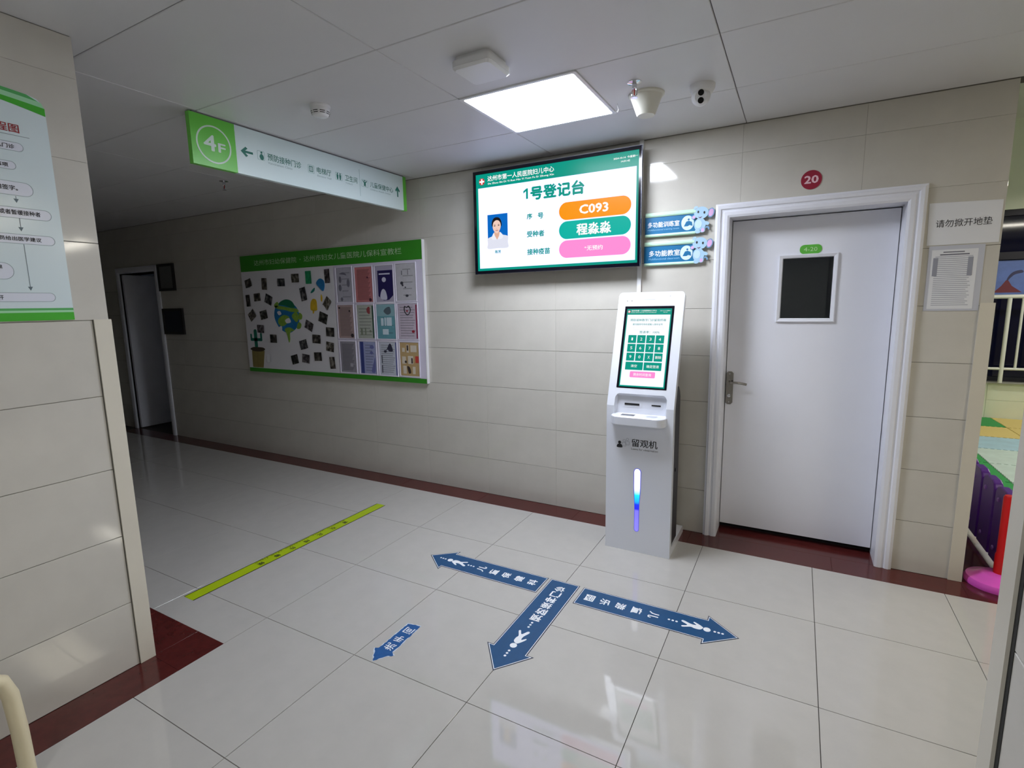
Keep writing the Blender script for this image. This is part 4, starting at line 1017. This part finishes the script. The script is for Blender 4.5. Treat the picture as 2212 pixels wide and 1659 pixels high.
# ------------------------------------------------------------------ floor stickers
arrow_m = M('navy_floor_vinyl', (28, 78, 124), rough=0.3, var=0.08, scale=25)
arrow_edge = M('dark_navy_edge', (16, 36, 64), rough=0.4)
def inset_arrow(L, hw, HL, HW, i, tail=0.0):                     # arrow along +v, tail at 0, tip at L
    k = HW / HL
    s_ = math.hypot(1, k)
    tip = L - i * s_ / k
    base = L - HL + i
    hw2 = (tip - base) * k
    return [(-hw + i, i), (hw - i, i + tail), (hw - i, base), (hw2, base), (0.0, tip), (-hw2, base), (-hw + i, base)]
def floor_arrow(label, tailp, direction, L, hw, HL, HW, chars, c0, cstep, csize, person, dots, group):
    dv = Vector((direction[0], direction[1], 0))
    uu = dv.cross(Vector((0, 0, 1)))
    fr = F((tailp[0], tailp[1], 0.0), uu, dv)
    t = thing('floor_arrow', label, 'floor arrow', (tailp[0], tailp[1], 0.0), group)
    plate('base_film', fr, inset_arrow(L, hw, HL, HW, 0.0), 0.0004, 0.0012, arrow_edge, t)
    plate('white_line', fr, inset_arrow(L, hw, HL, HW, 0.004), 0.0012, 0.0014, white_ink_m, t)
    plate('film', fr, inset_arrow(L, hw, HL, HW, 0.0072), 0.0014, 0.0016, arrow_m, t)
    its = []
    for k, ch in enumerate(chars):
        b = c0 - k * cstep
        its.append((ch, -csize / 2, csize / 2, b - csize * 0.92 / 2, b + csize * 0.92 / 2))
    text('lettering', fr, its, 0.002, white_ink_m, t, bold=0.02)
    for b in dots: plate('dot', fr, ell(0, b, 0.006, n=14), 0.0016, 0.002, white_ink_m, t)
    p_ = person
    plate('figure_head', fr, ell(0.0, p_, 0.0165, n=18), 0.0016, 0.002, white_ink_m, t)
    plate('walking_figure', fr, blob([(-0.004, p_ - 0.018), (0.014, p_ - 0.03), (0.016, p_ - 0.055), (0.012, p_ - 0.072), (0.028, p_ - 0.105), (0.02, p_ - 0.112), (0.004, p_ - 0.088), (-0.014, p_ - 0.118), (-0.026, p_ - 0.112), (-0.012, p_ - 0.075), (-0.014, p_ - 0.05), (-0.03, p_ - 0.066), (-0.034, p_ - 0.058), (-0.016, p_ - 0.026)]), 0.0016, 0.002, white_ink_m, t)
    return t
grp = 'blue floor direction arrows'
floor_arrow('blue floor arrow pointing left towards the yellow floor line', (1.098, -1.072), (-1, 0), 0.767, 0.083, 0.142, 0.118, '儿童保健科', 0.395, 0.083, 0.056, 0.62, (0.655, 0.672, 0.689, 0.452, 0.47, 0.488), grp)
floor_arrow('blue floor arrow pointing towards the viewer', (1.2, -0.988), (0, -1), 0.787, 0.086, 0.15, 0.119, '预防接种门诊', 0.37, 0.058, 0.056, 0.605, (0.645, 0.664, 0.683, 0.415, 0.434, 0.453), grp)
floor_arrow('blue floor arrow pointing right towards the play room', (1.31, -1.073), (1, 0), 0.785, 0.083, 0.15, 0.121, '儿童游乐园', 0.395, 0.083, 0.056, 0.645, (0.68, 0.697, 0.714, 0.47, 0.488, 0.506), grp)

sa = thing('floor_arrow', 'small worn blue floor arrow reading washroom with ragged edges', 'floor arrow', (0.705, -1.68, 0.0), grp)
fr = F((0.705, -1.672, 0.0), (-1, 0, 0), (0, -1, 0))
random.seed(3)
def rag(pts, amp=0.0035, st=0.012):
    out = []
    for i in range(len(pts)):
        p, q = pts[i], pts[(i + 1) % len(pts)]
        n = max(1, int(math.hypot(q[0] - p[0], q[1] - p[1]) / st))
        for k in range(n):
            t = k / n
            out.append((p[0] + (q[0] - p[0]) * t + random.uniform(-amp, amp), p[1] + (q[1] - p[1]) * t + random.uniform(-amp, amp)))
    return out
body = [(-0.03, 0.0), (0.042, 0.012), (0.041, 0.22), (0.06, 0.224), (0.0, 0.298), (-0.03, 0.25), (-0.062, 0.226), (-0.04, 0.212), (-0.036, 0.1)]
plate('white_edge', fr, rag(body, 0.003), 0.0004, 0.0011, M('torn_white', (196, 208, 222), rough=0.6), sa)
plate('film', fr, rag([(x * 0.93, 0.004 + y * 0.98) for x, y in body], 0.003), 0.0011, 0.0014, M('worn_blue_vinyl', (34, 88, 150), rough=0.4, var=0.15, scale=60), sa)
text('lettering', fr, [('洗', -0.026, 0.026, 0.165, 0.21), ('手', -0.024, 0.024, 0.105, 0.148), ('间', -0.024, 0.024, 0.035, 0.08)], 0.0018, white_ink_m, sa, bold=0.01)

fl = thing('floor_line', 'long yellow-green waiting line stuck on the floor', 'floor line', (-0.535, -1.32, 0.0))
LF = F((-0.534, -1.318, 0.0), (0, -1, 0), (1, 0, 0))              # reads from the corridor side
plate('film', LF, rrect(-0.735, 0.74, -0.042, 0.042, 0.01, n=3), 0.0004, 0.0012, M('lime_vinyl', (176, 200, 22), rough=0.4, var=0.03), fl)
plate('edge_line', LF, [rect(-0.735, 0.74, -0.044, -0.0385), rect(-0.735, 0.74, 0.0385, 0.044)], 0.0012, 0.0016, M('olive_black_line', (30, 30, 18), rough=0.5), fl)
cs = '请在此线外等候'
text('lettering', LF, [(ch, -0.36 + k * 0.112 - 0.019, -0.36 + k * 0.112 + 0.019, -0.012, 0.024) for k, ch in enumerate(cs)], 0.0018, ink_m, fl, bold=0.01)
text('small_lettering', LF, [('Please wait outside the line', -0.38, 0.33, -0.033, -0.02)], 0.0018, M('olive_ink', (70, 74, 20), rough=0.5), fl)

# ------------------------------------------------------------------ flow chart poster on the pillar
po = thing('wall_poster', 'green and white vaccination flow chart poster on the left pillar', 'poster', (-0.2, -2.95, 1.5))
PX0, PX1, PB, PT = -3.38, -2.514, 1.502, 2.262
PO = PIL
pw = M('poster_pale', (216, 230, 234), rough=0.16)
def arcq(y, A, k): return A - k * (y + 2.947) ** 2
def arcs(A, k, y1=-2.516): return [(-2.947 + q * (y1 + 2.947) / 10, arcq(-2.947 + q * (y1 + 2.947) / 10, A, k)) for q in range(-10, 11)]
rt = [(-2.535, 2.288), (-2.524, 2.277), (-2.516, 2.262)]
arcc = [(PX1, 2.25)] + rt[::-1] + arcs(2.316, 0.139, -2.56)[::-1] + [(-5.894 - a, b) for a, b in rt] + [(PX0, 2.25)]
plate('sheet', PO, [(PX0, PB), (PX1, PB)] + arcc, 0.0005, 0.006, pw, po)
pg1, pg2, pg3 = M('poster_green', (70, 178, 52), rough=0.2), M('poster_mid_green', (88, 176, 100), rough=0.2), M('poster_mint', (164, 222, 176), rough=0.2)
def band(nm, top, bot, mt): plate(nm, PO, top + bot[::-1], 0.006, 0.0068, mt, po)
band('green_band', arcs(2.288, 0.147, -2.515), arcs(2.282, 0.26, -2.515), pg1)
band('mint_band', arcs(2.3035, 0.139, -2.524), arcs(2.288, 0.147, -2.516), pg3)
band('mid_green_band', arcs(2.3155, 0.139, -2.562), arcs(2.3035, 0.139, -2.53), pg2)
plate('green_band', PO, rect(PX0, PX1, PB, 1.531), 0.006, 0.0068, pg1, po)
plate('mint_band', PO, rect(PX0, PX1, 1.531, 1.539), 0.006, 0.0068, pg3, po)
plate('mid_green_band', PO, rect(PX0, PX1, 1.539, 1.547), 0.006, 0.0068, pg2, po)
text('lettering', PO, [('预防接种流程图', -2.826, -2.597, 2.155, 2.184)], 0.0068, M('dark_red_ink', (150, 22, 32), rough=0.4), po, bold=0.01)
plate('title_line', PO, rect(-2.9, -2.571, 2.145, 2.1465), 0.006, 0.0064, M('poster_title_line', (104, 120, 128), rough=0.4), po)
boxes = [(-3.1, -2.592, 2.092, 2.122), (-3.1, -2.62, 2.027, 2.056), (-3.2, -2.582, 1.94, 1.988), (-3.3, -2.54, 1.862, 1.9), (-3.3, -2.54, 1.774, 1.808), (-2.95, -2.67, 1.648, 1.707), (-3.3, -2.563, 1.57, 1.603)]
pgl = M('poster_grey_line', (150, 168, 172), rough=0.4); pdl = M('poster_dark_line', (104, 120, 128), rough=0.4)
for (a0, a1, b0, b1) in boxes:
    r = (b1 - b0) / 2 - 0.0005
    obj('box_outline', MB().ring(PO, rrect(a0, a1, b0, b1, r, n=6), rrect(a0 + 0.0016, a1 - 0.0016, b0 + 0.0016, b1 - 0.0016, r - 0.0012, n=6), 0.006, 0.0066), pgl, po)
for (a, b0, b1) in ((-2.634, 1.917, 1.938), (-2.633, 1.82, 1.863), (-2.632, 1.612, 1.773)):
    plate('flow_arrow', PO, [(a - 0.0008, b1), (a - 0.0008, b0 + 0.012), (a - 0.007, b0 + 0.012), (a, b0 - 0.002), (a + 0.007, b0 + 0.012), (a + 0.0008, b0 + 0.012), (a + 0.0008, b1)], 0.006, 0.0066, pdl, po)
plate('box_fill', PO, [rrect(a0 + 0.001, a1 - 0.001, b0 + 0.001, b1 - 0.001, (b1 - b0) / 2 - 0.002, n=6) for a0, a1, b0, b1 in boxes], 0.006, 0.0062, M('poster_box', (222, 226, 238), rough=0.18), po)
text('small_lettering', PO, [('受种者进入门诊', -2.735, -2.617, 2.099, 2.114), ('告知注意事项', -2.745, -2.641, 2.034, 2.049), ('知情同意签字如需签字。', -2.81, -2.625, 1.957, 1.974), ('禁忌症或者暂缓接种者', -2.735, -2.572, 1.874, 1.891), ('医务人员给出医学建议', -2.745, -2.58, 1.784, 1.799), ('留观', -2.722, -2.7, 1.685, 1.698), ('接种后离开', -2.79, -2.709, 1.578, 1.594)], 0.0068, ink_m, po, bold=0.012)

# ------------------------------------------------------------------ corridor frames
for i, (x0, x1, z0, z1, lab) in enumerate(((-4.42, -4.088, 1.762, 2.073, 'dark framed notice in the corridor beside the open door'), (-4.41, -3.996, 1.255, 1.557, 'dark box on the corridor wall under the framed notice'))):
    t = thing('wall_frame', lab, 'frame', ((x0 + x1) / 2, 0, z0))
    obj('frame', MB().ring(BACK, rect(x0, x1, z0, z1), rect(x0 + 0.03, x1 - 0.03, z0 + 0.03, z1 - 0.03), 0.0005, 0.022), M('dark_frame', (36, 34, 34), rough=0.4), t)
    plate('picture' if i == 0 else 'door', BACK, rect(x0 + 0.03, x1 - 0.03, z0 + 0.03, z1 - 0.03), 0.0005, 0.012, M('dull_print', (110, 110, 108), rough=0.4) if i == 0 else M('navy_box', (30, 34, 50), rough=0.4), t)

# ------------------------------------------------------------------ play room things
pm = thing('play_mat', 'interlocking foam play mat in green, yellow and printed tiles', 'play mat', (3.9, 2.5, 0))
foam = {'g': M('foam_green', (52, 160, 84), rough=0.7, bump=0.2, bscale=300), 'y': M('foam_yellow', (228, 206, 132), rough=0.7, bump=0.2, bscale=300), 'p': M('foam_print', (206, 226, 224), rough=0.55, var=0.1, scale=8), 'b': M('foam_pale_blue', (176, 212, 232), rough=0.55, var=0.1, scale=8)}
def toothed(x0, x1, y0, y1, n=12, am=0.011):
    out = []
    cs_ = [(x0, y0), (x1, y0), (x1, y1), (x0, y1)]
    for i in range(4):
        p, q = cs_[i], cs_[(i + 1) % 4]
        dx, dy = q[0] - p[0], q[1] - p[1]
        l = math.hypot(dx, dy); nx, ny = -dy / l, dx / l
        for k in range(n):
            for (tt, o) in ((k / n, 0.0), ((k + 0.12) / n, 0.0), ((k + 0.25) / n, am), ((k + 0.75) / n, am), ((k + 0.88) / n, 0.0)):
                if 0 < tt < 1 or tt == 0: out.append((p[0] + dx * tt + nx * o, p[1] + dy * tt + ny * o))
    return out
pattern = ['gpgyg', 'gppyy', 'gpppy', 'gpbpp', 'gbbby', 'yyyyg', 'ygygy']
for j in range(7):
    y0 = 0.9 + j * 0.6
    for i in range(5):
        c_ = pattern[j][i]
        if j == 4: c_ = 'gbbbb'[i]
        x0 = 3.27 + i * 0.595
        plate('mat_tile', FLO, toothed(x0, x0 + 0.6, y0, y0 + 0.6), 0.0005, 0.012, foam[c_], pm)
plate('printed_picture', FLO, [ell(4.15, 1.75, 0.16, 0.1), ell(4.1, 2.35, 0.12, 0.16), ell(4.6, 2.9, 0.18, 0.1)], 0.012, 0.0126, M('print_peach', (230, 190, 150), rough=0.6), pm)
plate('printed_red_picture', FLO, [rrect(4.2, 4.42, 2.0, 2.12, 0.03), ell(4.35, 2.75, 0.06)], 0.0126, 0.0132, M('print_red', (206, 70, 50), rough=0.6), pm)

fe = thing('play_fence', 'purple plastic play fence with a red post and pink foot', 'fence', (3.28, 0.3, 0))
purple_m = M('purple_plastic', (88, 30, 150), rough=0.32)
FN = F((3.292, 0, 0), (0, 1, 0), (0, 0, 1))                       # a = y, b = z, d = +x
for k in range(6):
    y0 = 0.135 + k * 0.232
    mb = MB()
    zt, zb = 0.478, 0.045
    out = [(y0, zb), (y0 + 0.205, zb), (y0 + 0.205, zt - 0.04), (y0 + 0.185, zt - 0.012), (y0 + 0.15, zt), (y0 + 0.055, zt), (y0 + 0.02, zt - 0.012), (y0, zt - 0.04)]
    mb.prism(FN, out, 0.0, 0.045)
    o = obj('picket', mb, purple_m, fe)
    md = o.modifiers.new('soft', 'BEVEL'); md.width = 0.008; md.segments = 2; md.limit_method = 'ANGLE'
for z in (0.09, 0.37): obj('cross_rail', MB().box(3.302, 3.327, 0.08, 1.5, z, z + 0.06, 0.004), purple_m, fe)
for k in range(6):
    for z in (0.118, 0.402): obj('bolt', MB().lathe(FN.p(0.135 + k * 0.232 + 0.14, z, 0.0), (-1, 0, 0), [(0.014, 0), (0.012, 0.006), (0.0, 0.008)], 12), M('lilac_plastic', (150, 104, 200), rough=0.3), fe)
obj('post', MB().lathe((3.272, 0.05, 0.0), (0, 0, 1), [(0.029, 0.02), (0.029, 0.17), (0.025, 0.18), (0.025, 0.49), (0.02, 0.5), (0.0, 0.502)], 24), M('red_plastic', (206, 14, 20), rough=0.3), fe)
obj('foot', MB().lathe((3.262, 0.045, 0.0), (0, 0, 1), [(0.135, 0.001), (0.137, 0.02), (0.128, 0.036), (0.1, 0.043), (0.075, 0.06), (0.062, 0.066), (0.03, 0.068)], 32), M('pink_plastic', (226, 90, 200), rough=0.22), fe)

ra = thing('railing', 'white metal railing before the dark play room window', 'railing', (5.4, 5.0, 0.47))
rail_m = M('white_painted_steel', (226, 228, 222), rough=0.3)
obj('top_rail', MB().tube([(3.7, 5.0, 1.53), (7.6, 5.0, 1.53)], 0.024, 14), rail_m, ra)
obj('bottom_rail', MB().tube([(3.7, 5.0, 0.65), (7.6, 5.0, 0.65)], 0.016, 12), rail_m, ra)
x = 3.72
for k in range(27):
    x = 3.727 + k * 0.146
    big = (k - 5) % 9 == 0
    if abs(x - 4.457) < 0.02: x = 4.48
    obj('post' if big else 'baluster', MB().tube([(x, 5.0, 0.476 if big else 0.65), (x, 5.0, 1.53)], 0.022 if big else 0.014, 10), rail_m, ra)
ms = thing('window_sticker', 'blue picture of a red volcano stuck on the dark window', 'sticker', (4.6, 5.19, 1.56))
WS = F((0, 5.193, 0), (1, 0, 0), (0, 0, 1))
plate('sky_print', WS, rect(4.25, 5.15, 1.54, 1.97), 0.0005, 0.002, M('print_sky', (96, 120, 190), rough=0.4, var=0.3, scale=3), ms)
plate('volcano_print', WS, [(4.36, 1.58), (4.43, 1.66), (4.47, 1.73), (4.49, 1.73), (4.53, 1.66), (4.63, 1.58)], 0.002, 0.003, M('print_volcano', (112, 44, 58), rough=0.5), ms)
plate('smoke_print', WS, [blob([(4.475, 1.73), (4.49, 1.78), (4.53, 1.83), (4.6, 1.85), (4.62, 1.82), (4.55, 1.8), (4.51, 1.76), (4.49, 1.73)])], 0.002, 0.003, M('print_smoke', (52, 52, 92), rough=0.5), ms)

def pendant(x, y, z, label, lx=1.2, ly=0.22):
    t = thing('pendant_light', label, 'light', (x, y, z), 'play room pendant lights')
    obj('housing', MB().box(x - lx / 2, x + lx / 2, y - ly / 2, y + ly / 2, z, z + 0.05, 0.006), white_m, t)
    obj('diffuser', MB().box(x - lx / 2 + 0.012, x + lx / 2 - 0.012, y - ly / 2 + 0.012, y + ly / 2 - 0.012, z - 0.006, z + 0.001), M('pendant_diffuser', (255, 255, 255), rough=0.4, emit=(1.0, 0.95, 0.82, PENDANT_POWER)), t)
    for s_ in (-1, 1): obj('cord', MB().tube([(x + s_ * lx * 0.4, y, z + 0.05), (x + s_ * lx * 0.4, y, 3.6)], 0.003, 6), white_m, t)
pendant(5.2, 1.6, 2.75, 'nearest pendant lamp of the play room')
pendant(5.6, 3.8, 2.75, 'pendant lamp nearest to the play room window')
pendant(8.6, 1.0, 2.7, 'pendant lamp at the far right of the play room')

def fill_light(cx, cy, label, power, col, hx=0.3):  # unseen panels added to brighten the door, the pillar and the right side
    t = thing('ceiling_light', label, 'light', (cx, cy, ZC))
    def rr_(i): return rrect(cx - hx + i, cx + hx - i, -cy - 0.28 + i, -cy + 0.28 - i, 0.01)
    obj('frame', MB().ring(LI, rr_(0.0), rr_(0.018), 0.0, 0.008), white_m, t)
    plate('diffuser', LI, rr_(0.017), 0.0002, 0.004, M('lit_diffuser_%d' % int(cx * 10), (255, 255, 255), rough=0.4, emit=col + (power,)), t)
fill_light(2.05, -4.63, 'added fill light, an unseen square panel on the ceiling behind the viewer', REAR_FILL_POWER, (0.97, 0.98, 1.0))
fill_light(4.8, -1.16, 'added fill light, an unseen long panel on the hall ceiling to the right', HALL_FILL_POWER, (1.0, 0.91, 0.7), 0.6)

# ------------------------------------------------------------------ cream stool at the lower left corner
st = thing('stool', 'cream plastic stool leg at the lower left corner', 'stool', (0.05, -3.1, 0))
cream_m = M('cream_stool_plastic', (224, 212, 178), rough=0.4, var=0.05)
for xx, dy in ((0.12, 0.0), (-0.13, -0.12)):
    pts = [(xx, -2.935, 0.0), (xx, -2.938, 0.2), (xx, -2.945, 0.33), (xx, -2.96, 0.385), (xx, -3.0, 0.415), (xx, -3.06, 0.425), (xx, -3.2, 0.425), (xx, -3.26, 0.415), (xx, -3.3, 0.385), (xx, -3.315, 0.33), (xx, -3.322, 0.2), (xx, -3.325, 0.0)]
    obj('leg_frame', MB().tube([(a, b + dy, c_) for a, b, c_ in pts], (0.022, 0.026), 14, flat=(0, -1, 0)), cream_m, st)
obj('seat', MB().box(-0.16, 0.15, -3.28, -3.04, 0.43, 0.455, 0.008), cream_m, st)
